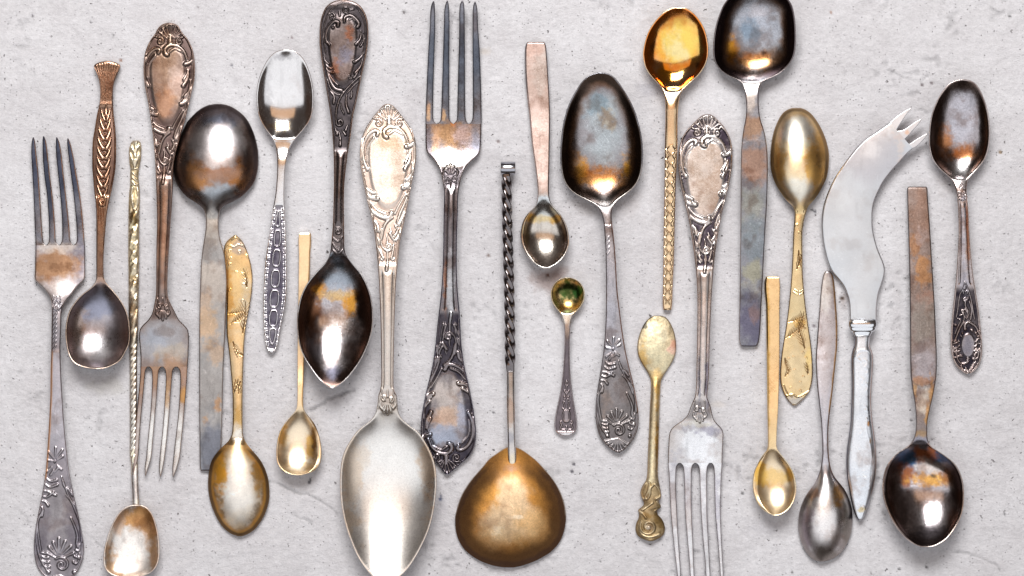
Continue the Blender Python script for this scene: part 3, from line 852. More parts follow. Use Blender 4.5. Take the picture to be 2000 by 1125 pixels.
sheet(r, M_SIL, [(479, 69, 166), (500, 68.4, 166.2), (530, 68, 166.5), (543, 67, 166), (549, 70, 162), (558, 80, 152), (574, 94, 140), (588, 100, 128), (602, 101, 121.5), (640, 100.5, 119.5),
      (675, 100, 118), (720, 98.8, 119), (775, 98, 122), (835, 95, 126), (895, 91, 132), (920, 89, 135), (960, 83, 143), (1000, 75, 152), (1040, 68, 160), (1070, 66, 164), (1090, 68, 162),
      (1110, 74, 154.5), (1125, 86, 144), (1134, 99, 130), (1138, 110, 120)], zA, LILAC, pA + [(116, 1000, 70, 150, (.38, .35, .38), .85, .3), (118, 1010, 32, 60, (.60, .57, .58), .8, .5), (118, 900, 30, 60, (.50, .46, .50), .7, .4), (150, 1040, 22, 70, (.24, .22, .26), .7, .5), (75, 1075, 20, 50, (.22, .2, .24), .7, .4)],
      .34, step=1.5, colpx=1.4, sig=2.2, crown=.45, relief=RA, zone=lambda X, Y, V, D: sstep(598, 604, Y) * (1 - sstep(680, 690, Y)) * .5 + .6 * sstep(880, 900, Y) * sstep(2, 4, D),
      cavity=((.10, .085, .10), .8), edgecol=[(-1, 5, COPPER, .9, 690, 930), (-1, 3, (.25, .17, .14), .6, 600, 700), (0, 2.0, (.72, .6, .52), .5, 540, 590)],
      parts=[('tine_plate', -1e9, 584), ('handle', 584, 1e9)], seed=12, ends=(False, True), thick=1.8)

# ================================================================ B  sugar spoon with a wheat ear
r = thing("sugar_spoon", "small coppery spoon with a wheat ear handle, fan shaped tip and squared dark bowl", "spoon", 200, 420, "spoons laid on the plaster")
RB = Relief()
for k in range(11):
    u = -1 + .2 * k
    RB.add([(208.5 + 25.5 * u, 130 - 6 * (1 - u * u)), (207.5 + 15 * u, 152), (207 + 11 * u, 180), (207 + 10.5 * u, 205)], 1.35, .9, .32, 'groove_rib' if False else None)
RB.add([(207, 224), (207, 214), (207.5, 200)], 4.2, 1.2, 1.0, 'kernel')
for k in range(10):
    y = 222 + 18.5 * k; c = 206.5 - .75 * k
    s = min(1, .68 + .12 * min(k, 9 - k))
    RB.add([(c - 3.5 * s, y + 12), (c - 8.5 * s, y + 4), (c - 13 * s, y - 8)], 5.2 * s, 1.7, 1.0, 'kernel')
    RB.add([(c + 3.5 * s, y + 12), (c + 8 * s, y + 4), (c + 12.5 * s, y - 8)], 5.2 * s, 1.7, 1.0, 'kernel')
    RB.bead(c, y + 3, 1.9, .8)
    RB.add([(c - 10 * s, y + 8), (c - 4, y + 16.5), (c, y + 13)], .9, .9, .5); RB.add([(c + 10 * s, y + 8), (c + 4, y + 16.5), (c, y + 13)], .9, .9, .5)
for dx in (-9, -4.5, 0, 4.5, 9): RB.add([(197.5 + dx * 1.05, 388), (197 + dx * .65, 430), (195.5 + dx * .5, 480), (195 + dx * .5, 540)], 1.5, 1.1, .4)
zB = [(118, 3.5), (200, 5.5), (300, 8), (420, 9.5), (520, 9), (560, 8.6), (640, 9.6), (722, 12.5)]
sheet(r, M_SIL, [(119, 206, 214), (121, 196, 223), (124.5, 187, 231), (128, 183, 236), (136, 185.5, 233), (150, 191.5, 227), (166, 195, 222), (190, 195.5, 220.5), (205, 193.5, 221), (225, 189, 222.5), (250, 185, 225.5),
     (275, 181, 227), (300, 180, 227), (325, 180, 226), (350, 182, 222.5), (375, 184, 217.5), (400, 187, 212), (425, 188, 208), (450, 188, 206), (475, 188, 204), (500, 188, 202.5), (535, 188, 202.5), (546, 187.5, 204), (553, 185, 208),
     (562, 177, 216), (575, 160, 227), (590, 146, 238), (610, 134, 248), (630, 129, 252.5), (650, 127.5, 254), (670, 129, 252.5), (690, 133, 243.5), (700, 137.5, 238), (708, 143, 230), (714, 153, 219), (718, 166, 210), (720.5, 178, 200)],
     zB, BROWN if False else (.47, .29, .20), [(192, 640, 75, 100, (.46, .43, .46), 1, .0), (192, 685, 30, 30, (.80, .78, .80), .7, .3), (185, 590, 45, 34, (.34, .36, .47), .8, .5), (150, 640, 22, 50, (.45, .33, .26), .7, .6), (235, 640, 20, 60, (.25, .2, .2), .5, .5),
      (196, 430, 12, 70, (.55, .30, .17), .6, .3), (222, 300, 6, 120, (.25, .14, .10), .6, .3)],
     .26, step=1.3, colpx=1.3, sig=2.5, crown=.5, relief=RB, zone=lambda X, Y, V, D: .9 * sstep(205, 212, Y) * (1 - sstep(380, 386, Y)) * sstep(2.2, 4, D) + .35 * (sstep(386, 392, Y) * (1 - sstep(535, 545, Y)) + sstep(126, 132, Y) * (1 - sstep(195, 205, Y))),
     cavity=((.07, .045, .04), .9), bowl=dict(neck=540, tip=721, depth=8.2, rim=2.6, peak=-.12, k=.3), edgecol=[(0, 20, (.15, .12, .12), .7, 575, 700), (0, 2.6, (.85, .68, .56), .8, 548, 730)],
     roughfn=lambda X, Y, V, D, R: np.where(Y > 552, R + .05, R), parts=[('handle', -1e9, 549), ('bowl', 549, 1e9)], seed=21)

# ================================================================ C  braided brass bar spoon
r = thing("bar_spoon", "long thin spoon with braided brass stem and worn copper bowl, under the fork tines", "spoon", 262, 700, "spoons laid on the plaster")
def braid(X, Y, V, HW, D):
    rot = fbm(X, Y, 16, 71, 3)
    ph = (Y / 12.5 + V * .55)
    tw = .45 * (np.abs(np.sin(math.pi * ph)) - .5) * sstep(655, 690, Y) * (1 - sstep(898, 904, Y))
    ph2 = Y / 34.0
    weave = .7 * (np.abs(np.sin(math.pi * (ph2 + .42 * V))) - .55) * sstep(358, 366, Y) * (1 - sstep(655, 690, Y))
    pitm = sstep(400, 440, Y) * (1 - sstep(560, 640, Y))
    return tw + weave + pitm * 1.2 * (fbm(X, Y, 9, 72, 3) - .5) + .5 * (rot - .5) * sstep(300, 340, Y) * (1 - sstep(890, 900, Y))
RC = Relief()
for s in (-1, 1):
    RC.add([(263, 328), (263 + 5 * s, 312), (263 + 10 * s, 300)], 1.6, 2.6, .8, 'leaf'); RC.add([(263, 300), (263 + 6 * s, 288), (263 + 9.5 * s, 283)], 1.6, 2.8, .8, 'leaf')
RC.add([(264, 300), (265, 285), (266, 277)], 2, 3.4, .9, 'leaf'); RC.bead(264, 304, 5, .9, 'bead'); RC.add([(263, 328), (263, 312)], 1.4, 3.0, .9, 'leaf')
RC.add([(255, 330), (270, 330)], 1.6, 1.6, .7, None); RC.add([(255, 361), (271, 361)], 1.6, 1.6, .7, None)
for k in range(3): RC.add([(257, 336 + 9 * k), (268, 345 + 9 * k)], 1.6, 1.6, .6)
RC.add([(259, 366), (257, 380), (259, 396), (262, 410)], 2, 2, .7); RC.add([(268, 366), (270, 382), (268, 398), (264, 410)], 2, 2, .7)
zC = [(275, 2.2), (500, 2.5), (800, 2.6), (900, 2.8), (985, 6), (1010, 6.5), (1130, 7.5)]
sheet(r, M_BRS, [(274.5, 260, 271), (277, 257, 274), (285, 253.5, 276), (298, 251.5, 276), (308, 252, 275.5), (320, 253, 273.5), (328, 254.5, 272), (340, 254, 270.5), (362, 254, 272), (375, 252.5, 273), (410, 251, 272.5), (450, 250.5, 272), (500, 250.5, 272),
     (550, 251, 271.5), (600, 251, 270.5), (650, 252, 269.5), (680, 252.8, 268), (750, 253.2, 267.5), (800, 253.2, 267), (850, 253.5, 266.5), (896, 254, 267), (903, 255.5, 269), (930, 256, 270), (960, 258, 271), (986, 259, 272)],
     zC, (.96, .87, .68), [(262, 470, 20, 110, (.62, .50, .28), .65, .7), (262, 640, 16, 120, (.82, .74, .60), .6, .6), (260, 800, 12, 120, (.86, .82, .76), .9, .3), (264, 950, 12, 50, (.82, .80, .80), 1, .2),
     (262, 610, 14, 30, (.35, .20, .08), .8, .8), (262, 550, 14, 20, (.35, .22, .08), .7, .8), (262, 425, 12, 14, (.28, .18, .06), .9, .6), (262, 730, 6, 60, (.55, .42, .3), .6, .7)], .40, step=1.3, colpx=1.3, sig=1.2, round_rod=.75, relief=RC,
     zone=lambda X, Y, V, D: .9 * sstep(277, 281, Y) * (1 - sstep(405, 415, Y)), cavity=((.46, .32, .10), .5), extra=braid, bevel=1.0, thick=.8, parts=[('stem', -1e9, 1e9)], seed=31, edgecol=[(1, 2, (.3, .22, .12), .5, 300, 900)])
sheet(r, M_SIL, [(986, 259, 275), (989, 248, 284), (994, 240, 290), (1003, 231, 297), (1016, 223, 302.5), (1035, 214, 307.5), (1055, 207.5, 310.5), (1075, 203, 312), (1090, 201.5, 311), (1104, 202.5, 307), (1114, 207, 300), (1121, 215, 290), (1126, 228, 276), (1129, 242, 262)],
     [(985, 6.2), (1010, 6.5), (1130, 7.5)], (.88, .84, .80), [(262, 1008, 46, 26, (.66, .34, .12), .95, .35), (292, 1035, 24, 40, (.52, .27, .11), .95, .5), (300, 1090, 12, 50, (.62, .36, .18), .8, .4), (212, 1095, 14, 34, (.66, .4, .2), .8, .6), (232, 1018, 14, 26, (.7, .48, .34), .8, .4),
     (235, 1122, 34, 9, (.72, .42, .2), .8, .5), (262, 1075, 34, 40, (.92, .89, .86), .8, .7)], .36, bowl=dict(neck=984, tip=1131, depth=4.6, rim=2.6, soft=False, k=.7), sig=4, edgecol=[(0, 2.8, (.88, .76, .68), .8, 900, 1200)],
     roughfn=lambda X, Y, V, D, R: R + .04, parts=[('bowl', -1e9, 1e9)], seed=33, thick=1.0)

# ================================================================ D  rococo fork, copper toned, tines down
r = thing("dinner_fork", "coppery brown rococo fork, tines pointing down beside the braided brass spoon", "fork", 322, 480, "forks laid on the plaster")
def mapD(x, y):
    t = (y - 224) / 306.0
    cx0 = 1378 + 2 * t; cx1 = 330.5 - 9 * t
    return (cx1 + (x - cx0) * .96, 45 + t * 311)
RD = ROC.mapped(mapD, 1.0, .97).extend(neck_scrolls(318, 602, .95, 1))
zD = [(44, 3.6), (110, 4.6), (200, 6.2), (300, 8.5), (420, 11), (540, 12.5), (600, 12), (640, 9.5), (712, 5.2), (780, 3.9), (860, 3.6), (930, 5.0)]
pD = [(322, 120, 40, 95, (.36, .25, .185), .9, .4), (345, 160, 22, 40, (.66, .54, .50), .6, .4), (318, 200, 22, 40, (.42, .22, .12), .6, .5), (320, 672, 60, 48, (.44, .42, .43), 1, .2), (340, 690, 40, 20, (.58, .48, .38), .6, .6), (300, 660, 30, 22, (.42, .45, .52), .5, .5),
      (320, 735, 60, 34, (.46, .28, .18), .9, .4), (315, 860, 70, 95, (.88, .86, .83), .97, .15), (360, 775, 12, 20, (.62, .33, .12), .9, .4), (322, 770, 10, 30, (.6, .38, .2), .7, .4), (318, 450, 14, 120, (.46, .27, .18), .8, .2), (331, 450, 5, 120, (.14, .12, .14), .5, .2)]
sheet(r, M_SIL, [(44.5, 326, 334), (46, 320, 341), (50, 313, 348), (57, 307, 352), (65, 303, 357), (75, 295.5, 366), (85, 290, 371.5), (100, 284, 377.5), (115, 281, 380), (135, 280, 381), (155, 281, 380), (175, 284, 375.5), (195, 288, 371),
     (215, 291.5, 366.5), (240, 295, 360), (260, 298, 354), (290, 301, 346), (310, 302.5, 341), (340, 304, 338), (370, 305, 337.5), (400, 306, 336), (440, 306.5, 333), (475, 305.5, 331), (525, 305, 328), (560, 305, 327), (578, 304, 328),
     (590, 302, 332), (600, 300, 337), (612, 297, 343), (625, 289, 350), (635, 279, 360), (645, 272.5, 367.5), (658, 271.5, 369), (680, 273.5, 368.5), (700, 274.5, 367.8), (716, 274.3, 366.5)], zD, (.32, .25, .225), pD, .30, step=1.4, colpx=1.3, sig=2.2,
     crown=.5, relief=RD, zone=zsum(band(52, 345), band(578, 622)), cartouche=roc_cart(327, 163, 33, 78), cavity=((.06, .035, .035), .8), flutes=ridges(350, 590), edgecol=[(0, 2.2, (.62, .44, .36), .6, 40, 600), (0, 2, (.12, .1, .1), .5, 640, 716)],
     parts=[('handle', -1e9, 626), ('tine_plate', 626, 1e9)], seed=41, ends=(True, False), thick=1.8)
for rows in ([(929, 259, 261), (915, 259, 264.5), (895, 260, 269.5), (855, 263, 272.5), (815, 266, 275.5), (775, 270, 279.5), (735, 273.6, 283), (724, 274.3, 284), (719, 274.3, 286.5), (716, 274.3, 290)],
             [(929, 283, 285), (915, 282.5, 289), (895, 285, 295), (855, 289, 299), (815, 293, 302.5), (775, 296, 306), (735, 297.2, 309), (724, 296.5, 310), (719, 294, 312.5), (716, 290, 316.5)],
             [(931, 312, 314), (915, 310.5, 318), (895, 311.6, 321.5), (855, 316, 326), (815, 319.6, 330), (775, 322, 333), (735, 324, 336), (724, 323, 337), (719, 320.5, 340), (716, 316.5, 344.5)],
             [(931, 337, 339), (915, 336.5, 345), (895, 338.4, 350.5), (855, 343, 355), (815, 347.6, 359), (775, 350.6, 362.5), (735, 352, 365.5), (724, 351, 366), (719, 348, 366.3), (716, 344.5, 366.5)]):
    tine(r, M_SIL, rows, zD, (.40, .27, .22), pD, .24, seed=42, edgecol=[(0, 1.6, (.25, .14, .09), .7, 720, 940)])

# ================================================================ E  dark spoon lying bowl side down
r = thing("serving_spoon", "dark spoon turned bowl face down with a flat blotched grey strap handle", "spoon", 420, 560, "spoons laid on the plaster")
zE = [(200, 1.8), (300, 4.0), (400, 7.6), (450, 8.8), (520, 7.4), (640, 6), (800, 4.2), (922, 3)]
sheet(r, M_SIL, [(203, 420, 432), (205, 408, 443), (209, 397.5, 453.5), (215, 388, 463), (224, 378, 474.5), (238, 365.5, 485.5), (253, 358, 493), (268, 351, 498.5), (283, 345, 502), (297, 340.5, 504.5), (312, 337.5, 505), (326, 337, 504.5), (342, 339, 501.5), (356, 343.5, 497), (370, 351.5, 486.5), (385, 365, 471), (394, 379, 455), (402, 390.5, 438), (409, 397.5, 431), (417, 400.5, 428.5), (430, 402, 427), (442, 402, 427), (455, 400.5, 428), (470, 398, 431), (490, 395, 437), (515, 392.5, 441), (550, 391, 443), (600, 389.5, 441.5),
     (650, 389, 439.5), (700, 389, 437), (750, 389, 435.5), (800, 389, 434.5), (850, 389.5, 433), (900, 390, 432), (916, 390.5, 431.7), (920, 392, 430)], zE, (.42, .40, .39),
     [(422, 300, 95, 110, (.40, .36, .36), 1, .1), (425, 290, 50, 60, (.74, .70, .72), .9, .3), (415, 222, 60, 26, (.22, .24, .32), .85, .4), (474, 345, 40, 46, (.46, .19, .06), .97, .5), (375, 350, 38, 38, (.48, .22, .08), .95, .5), (425, 342, 64, 18, (.40, .22, .14), .85, .5),
      (425, 380, 46, 18, (.50, .55, .60), .85, .5), (380, 392, 10, 12, (.45, .28, .12), .7, .4), (490, 300, 18, 90, (.10, .08, .08), .8, .3), (352, 310, 16, 90, (.12, .10, .09), .8, .3),
      (412, 450, 20, 40, (.50, .46, .42), .8, .4), (414, 560, 30, 60, (.56, .50, .45), .9, .6), (405, 640, 26, 34, (.70, .48, .30), .75, .6), (425, 690, 16, 22, (.60, .42, .28), .6, .7), (400, 590, 12, 26, (.62, .45, .32), .6, .6), (412, 760, 30, 50, (.36, .34, .33), .9, .5), (425, 790, 8, 16, (.55, .3, .14), .7, .6), (402, 820, 8, 14, (.55, .32, .16), .6, .6),
      (412, 875, 34, 62, (.20, .21, .25), .92, .35)], .32, sig=3.5, crown=.15, bowl=dict(neck=426, tip=200, depth=-10.5, rim=0.5, k=.30, peak=-.06), edgecol=[(0, 28, (.20, .13, .10), .55, 180, 372), (0, 13, (.07, .05, .05), .8, 180, 395), (0, 1.6, (.65, .55, .50), .5, 420, 930)],
     parts=[('bowl', -1e9, 408), ('handle', 408, 1e9)], seed=51, thick=1.4, roughfn=lambda X, Y, V, D, R: R + .05 * (Y > 420))

# ================================================================ F  gilt engraved spoon, bowl face down
def leaf_engraving(R, cx, cy, ang, L, n, w=1.15, h=-.42):
    """veined leaf cut into the metal"""
    a = math.radians(ang); ux, uy = math.cos(a), math.sin(a)
    R.add([(cx, cy), (cx + ux * L * .5 - uy * 2, cy + uy * L * .5 + ux * 2), (cx + ux * L, cy + uy * L)], w, w * .6, h)
    for k in range(n):
        t = .12 + .75 * k / n
        for s in (-1, 1):
            b = a + s * .55; l = L * (.42 - .25 * abs(t - .4))
            R.add([(cx + ux * L * t, cy + uy * L * t), (cx + ux * L * t + math.cos(b) * l, cy + uy * L * t + math.sin(b) * l)], w * .8, w * .4, h * .8)
def dots(R, L):
    for x, y in L: R.ring(x, y, 2.1, 2.1, .8, .3)
r = thing("dessert_spoon", "leaf engraved gilt spoon turned face down, tucked beside the grey strap handle", "spoon", 465, 760, "gilt engraved spoons turned face down")
RF = Relief()
leaf_engraving(RF, 450, 632, -35, 38, 5); leaf_engraving(RF, 446, 612, -12, 34, 5); leaf_engraving(RF, 474, 650, -85, 62, 6); leaf_engraving(RF, 455, 668, 65, 32, 4); leaf_engraving(RF, 466, 690, 20, 14, 3)
leaf_engraving(RF, 482, 560, -100, 36, 4); leaf_engraving(RF, 456, 765, -70, 26, 3); leaf_engraving(RF, 470, 745, 100, 24, 3)
RF.add([(440, 484), (448, 479), (456, 482), (466, 478), (476, 481)], 1.3, 1.3, .5); RF.add([(452, 470), (461, 464), (468, 470)], 1.1, 1.1, .4)
dots(RF, [(449, 490), (450, 504), (468, 492), (462, 532), (475, 535), (476, 556), (449, 566), (449, 516), (474, 588), (483, 500)])
zF = [(458, 2.4), (520, 3), (640, 3.8), (760, 6.5), (830, 8), (880, 6), (960, 3.6), (1048, 3.2)]
GF = [(465, 540, 34, 90, (.88, .64, .32), .8, .5), (470, 480, 20, 16, (.50, .42, .36), .8, .4), (480, 600, 14, 60, (.80, .68, .50), .7, .5), (446, 590, 10, 80, (.75, .40, .10), .8, .6), (465, 815, 12, 26, (.72, .45, .16), .9, .4), (466, 850, 16, 26, (.95, .90, .82), .9, .2), (462, 700, 14, 60, (.88, .72, .48), .6, .5),
      (466, 960, 54, 82, (.97, .92, .85), 1, .15), (420, 905, 18, 44, (.32, .17, .05), .95, .5), (434, 920, 12, 40, (.80, .48, .12), .85, .4), (510, 905, 16, 40, (.42, .24, .09), .9, .5), (524, 965, 13, 66, (.10, .07, .05), .95, .3), (410, 965, 17, 80, (.09, .05, .03), .97, .3), (428, 932, 14, 50, (.90, .44, .05), .95, .4), (505, 930, 12, 34, (.70, .38, .10), .8, .5), (425, 1000, 12, 30, (.40, .26, .13), .8, .6),
      (505, 1010, 14, 26, (.36, .24, .13), .85, .5), (465, 1040, 40, 12, (.62, .46, .30), .9, .5)]
sheet(r, M_GLD, [(459.5, 457, 462), (463, 452, 466), (468, 446, 471), (475, 440.5, 476), (483, 437.5, 480), (500, 437.5, 486), (520, 438.5, 491), (545, 441, 493.5), (570, 442.5, 492), (600, 443, 487.5), (625, 442.5, 482.5), (650, 443, 479), (675, 445.5, 477), (700, 448.5, 476), (725, 450.5, 475),
     (760, 453.5, 474), (800, 454.5, 473.8), (835, 454, 474), (850, 452, 475), (860, 447, 478.5), (870, 437, 484.5), (880, 427, 493), (890, 419, 502), (900, 413, 509.5), (920, 408, 519.5), (945, 406, 525.5), (970, 408.5, 526.5), (990, 414, 522.5), (1010, 422.5, 514.5),
     (1025, 431.5, 505), (1037, 443, 494), (1044, 454, 482), (1047.5, 464, 473)], zF, (.84, .60, .32), GF, .30, step=1.5, colpx=1.4, sig=3, crown=.6, relief=RF, zone=lambda X, Y, V, D: 0 * X, cavity=((.24, .13, .05), .95),
     bowl=dict(neck=856, tip=1049, depth=-8.5, rim=.5, k=.3), edgecol=[(0, 17, (.72, .36, .07), .8, 885, 1060), (0, 9, (.10, .065, .04), .85, 885, 1060), (1, 2, (.40, .27, .14), .7, 460, 860), (-1, 2, (.4, .25, .1), .7, 460, 860)], parts=[('handle', -1e9, 862), ('bowl', 862, 1e9)], seed=61,
     roughfn=lambda X, Y, V, D, R: R + .20 * (Y > 870), wear=.3)

# ================================================================ G  bright teaspoon with a chain of ovals
r = thing("teaspoon", "bright silver teaspoon with a mirror bowl and a chain of oval links on its handle", "spoon", 545, 400, "spoons laid on the plaster")
RG = Relief()
def cg(y): return pchip([400, 475, 560, 640, 690], [544, 541.5, 537, 533, 530.5], np.array(float(y)))
def axG(y): return float(cg(y))
for i, (y0, y1, w) in enumerate([(411, 442, 3.4), (450, 481, 6.0), (488, 520, 7.2), (528, 560, 8), (567, 600, 8.2), (606, 637, 7.4), (642, 672, 5.4)]):
    yc = (y0 + y1) / 2; a = np.linspace(0, 2 * math.pi, 40); ry = (y1 - y0) / 2; c = axG(yc)
    px = w * np.sign(np.cos(a)) * np.abs(np.cos(a)) ** .6; py = ry * np.sign(np.sin(a)) * np.abs(np.sin(a)) ** .85
    if i in (0, 6): px = px * (1 - .45 * (py / ry) * (-1 if i == 0 else 1) * 1.0)
    q = [(c + x + (-(y) * .06), yc + y) for x, y in zip(px, py)]
    RG.st.append(dict(p=np.array(q), w=(1.7, 1.7), h=.62, kind='oval_link', mid=None))
for s in (-1, 1):
    y = 408.0
    while y < 682:
        t = (y - 400) / 285; w = float(pchip([400, 475, 560, 625, 685], [8.5, 15.5, 20, 16.5, 8.5], np.array(y)))
        for j in range(3):
            yy = y + 3.6 * j; bx = axG(yy) + s * (w + .8); RG.add([(bx, yy), (bx - s * (3.6 + 2.0 * math.sin(math.pi * (j + .5) / 3)), yy)], 1.5, 1.2, .5)
        y += 13.0
def axs(Y): return pchip([400, 475, 560, 640, 690], [544, 541.5, 537, 533, 530.5], Y)
zG = [(96, 11.2), (170, 9.2), (280, 7.4), (320, 9), (400, 8.6), (520, 6.5), (620, 4), (692, 2.4)]
sheet(r, M_POL, [(96.5, 553, 563), (98, 546, 570.5), (101, 538.5, 578), (108, 529.5, 587), (120, 520, 596), (135, 512.5, 602.5), (155, 505, 608.5), (175, 501.5, 611.8), (190, 500.5, 612.6), (205, 501.5, 612.2), (225, 505, 609), (240, 511.5, 602), (253, 519.5, 592.5), (265, 528, 582.5), (278, 534.5, 572.5),
     (292, 538.8, 565), (310, 541, 560.5), (330, 541.3, 557.5), (355, 540, 556), (380, 537.5, 555.5), (400, 534.2, 556), (425, 530.2, 557), (450, 526.8, 558), (475, 523, 559), (500, 519.5, 559.5), (525, 517, 560), (550, 515.5, 560), (575, 514.5, 559.5), (600, 513.7, 556.5), (625, 514, 551.5), (650, 515.5, 546.5), (670, 517.5, 543.3), (680, 520, 541), (687, 523.5, 537), (690.5, 528, 532.5)],
     zG, (.86, .84, .84), [(548, 316, 12, 7, (.72, .58, .44), .7, .5), (540, 248, 34, 12, (.85, .55, .20), .5, .6), (510, 235, 10, 22, (.45, .28, .16), .6, .5), (604, 215, 8, 45, (.60, .36, .24), .6, .5), (545, 545, 40, 150, (.74, .71, .76), .9, .1), (520, 165, 14, 60, (.55, .53, .54), .5, .4), (548, 112, 26, 9, (.5, .48, .5), .6, .6)], .10, step=1.4, colpx=1.3, sig=3, crown=.25,
     relief=RG, zone=lambda X, Y, V, D: 1.0 * sstep(399, 403, Y) * (1 - sstep(680, 685, Y)) * sstep(3.6, 5, D), cavity=((.10, .085, .12), .93), bowl=dict(neck=270, tip=97, depth=5.2, rim=2.5, k=.30, peak=-.2), mott=.08,
     roughfn=lambda X, Y, V, D, R: np.where(Y > 300, R + .12, .12 + .08 * fbm(X, Y, 60, 5, 3) + 0 * R), parts=[('bowl', -1e9, 270), ('handle', 270, 1e9)], seed=71)

# ================================================================ H  small gilt spoon
r = thing("mustard_spoon", "small pale gold spoon with a straight square handle running under the pointed dark spoon", "spoon", 586, 700, "slim plain gold spoons")
zH = [(454, 2.6), (600, 3.2), (700, 4), (785, 6.5), (830, 6), (928, 8.6)]
sheet(r, M_GLD, [(455, 584.5, 606.5), (456.5, 584, 607), (500, 583.6, 606), (550, 583, 604.5), (600, 582.3, 601.5), (650, 581.5, 598), (700, 581, 594.5), (750, 581, 593), (785, 580.7, 592), (796, 579.5, 593), (803, 576.5, 595.5), (812, 568.5, 602.5), (822, 559.5, 610.5), (832, 553, 616.5), (845, 546, 621.5), (862, 541.6, 626), (880, 539.6, 628),
     (900, 541, 627), (912, 546, 621.5), (920, 554, 613), (925.5, 566, 600), (928, 579, 588)], zH, (.92, .70, .44), [(586, 860, 48, 66, (.97, .82, .62), 1, .1), (552, 848, 12, 26, (.85, .52, .18), .9, .4), (613, 865, 9, 48, (.28, .15, .05), .95, .3), (604, 872, 8, 30, (.90, .52, .12), .85, .4), (590, 905, 34, 16, (.92, .86, .76), .7, .5), (560, 905, 9, 14, (.6, .4, .2), .7, .6), (602, 912, 14, 10, (.62, .40, .18), .7, .5)],
     .20, sig=1.6, facet=(1, .10, 1.5), bowl=dict(neck=795, tip=930, depth=4.8, rim=2.5, k=.30, peak=-.15), bevel=.8, edgecol=[(1, 3.5, (.50, .27, .07), .8, 450, 790)], parts=[('handle', -1e9, 800), ('bowl', 800, 1e9)], seed=81, mott=.07, wear=.2, roughfn=lambda X, Y, V, D, R: np.where(Y < 795, R + .12, R + .13))

# ================================================================ I  blackened pointed spoon
r = thing("table_spoon", "blackened rococo spoon, its pointed mirror bowl crossing a thin gold handle", "spoon", 660, 380, "spoons laid on the plaster")
RI = Relief()
def Q1(*a): return [(400 + x / 5.0, y / 5.0) for x, y in a]
def Q2(*a): return [(400 + x / 5.0, 225 + y / 5.0) for x, y in a]
def Q3(*a): return [(400 + x / 5.0, 450 + y / 5.0) for x, y in a]
RI.add(Q1((1185, 520), (1160, 380), (1165, 250), (1215, 120), (1300, 50), (1380, 30), (1470, 60), (1540, 160), (1565, 280), (1560, 420), (1535, 560)), 1.1, 1.1, .35)
RI.add(Q1((1300, 250), (1300, 212), (1255, 212), (1205, 265), (1182, 340), (1188, 400), (1215, 438)), 4.0, 3.2, .9, 'scroll')
RI.bead(*Q1((1252, 268))[0], 3.4, .8, 'bead'); RI.ring(*Q1((1375, 98))[0], 4.6, 5.2, 1.5, .6, 'ring'); RI.ring(*Q1((1245, 170))[0], 4, 4, 1.4, .5, None)
RI.add(Q1((1212, 140), (1245, 122), (1272, 150)), 1.3, 2, .6); RI.add(Q1((1312, 110), (1318, 150)), 1.3, 2.4, .6); RI.add(Q1((1420, 95), (1450, 90)), 1.4, 2, .5)
RI.add(Q1((1362, 212), (1368, 165), (1420, 148), (1470, 180), (1505, 230), (1490, 262)), 3.2, 4.2, .9, 'scroll')
RI.add(Q1((1410, 190), (1440, 180), (1462, 205)), 1.4, 2, .6)
for a in (((1525, 300), (1520, 370), (1480, 432), 3.9), ((1545, 330), (1548, 400), (1520, 450), 2.4), ((1550, 520), (1510, 570), (1462, 605), 4.2), ((1540, 580), (1520, 650), (1468, 710), 3.6), ((1515, 660), (1480, 730), (1450, 760), 2.4)):
    RI.add(Q1(*a[:3]), 1.4, a[3], .85, 'leaf')
for a in (((1165, 540), (1175, 590), (1208, 622), 3.2), ((1172, 590), (1190, 640), (1232, 668), 3.4), ((1180, 640), (1200, 690), (1252, 708), 3.8)):
    RI.add(Q1(*a[:3]), 1.4, a[3], .85, 'leaf')
RI.add(Q1((1195, 700), (1225, 790), (1270, 860), (1335, 882)), 2.2, 5.0, 1.0, 'scroll'); RI.add(Q1((1215, 720), (1250, 780), (1300, 830)), 1.4, 2.6, .7)
RI.add(Q1((1195, 770), (1230, 870), (1290, 920), (1350, 920)), 1.5, 1.8, .5); RI.spiral(*Q1((1418, 752))[0], 4.5, 1.1, 0, 1, 1.6, .6, 'scroll')
RI.add(Q1((1510, 745), (1440, 810), (1370, 885), (1315, 970), (1288, 1060), (1280, 1130)), 1.8, 2.4, .75, 'scroll'); RI.add(Q1((1520, 775), (1450, 840), (1390, 910)), 1.2, 1.4, .5)
RI.add(Q1((1225, 890), (1262, 940), (1258, 1005)), 1.6, 3.4, .8, 'leaf'); RI.add(Q1((1385, 930), (1380, 1020), (1405, 1095)), 1.8, 3.6, .85, 'leaf'); RI.add(Q1((1425, 870), (1438, 920), (1425, 955)), 1.2, 2.4, .7, 'leaf')
RI.add(Q1((1330, 1010), (1335, 1060), (1360, 1110)), 1.4, 1.8, .6)
RI.spiral(*Q2((1318, 66))[0], 8, 1.1, 2.6, -1, 2.2, .9, 'volute', Q2((1288, -60), (1280, 0)))
for a in (((1270, 120), (1285, 165)), ((1395, 95), (1375, 150)), ((1345, 150), (1375, 190)), ((1300, 150), (1290, 190)), ((1310, 160), (1325, 240))): RI.add(Q2(*a), 1.4, 2.8, .8, 'leaf')
RI.add(Q2((1322, 240), (1322, 295)), 2.2, 3.2, .85, 'leaf_drop')
RI.spiral(*Q3((1300, 10))[0], 7.5, 1.4, -2, 1, 1.9, .7, 'volute')
for a in (((1250, 70), (1300, 110), (1340, 70)), ((1245, 120), (1270, 160), (1300, 200)), ((1330, 110), (1335, 160), (1310, 200)), ((1250, 190), (1290, 230)), ((1345, 190), (1310, 230))): RI.add(Q3(*a), 1.3, 2.2, .6, 'leaf')
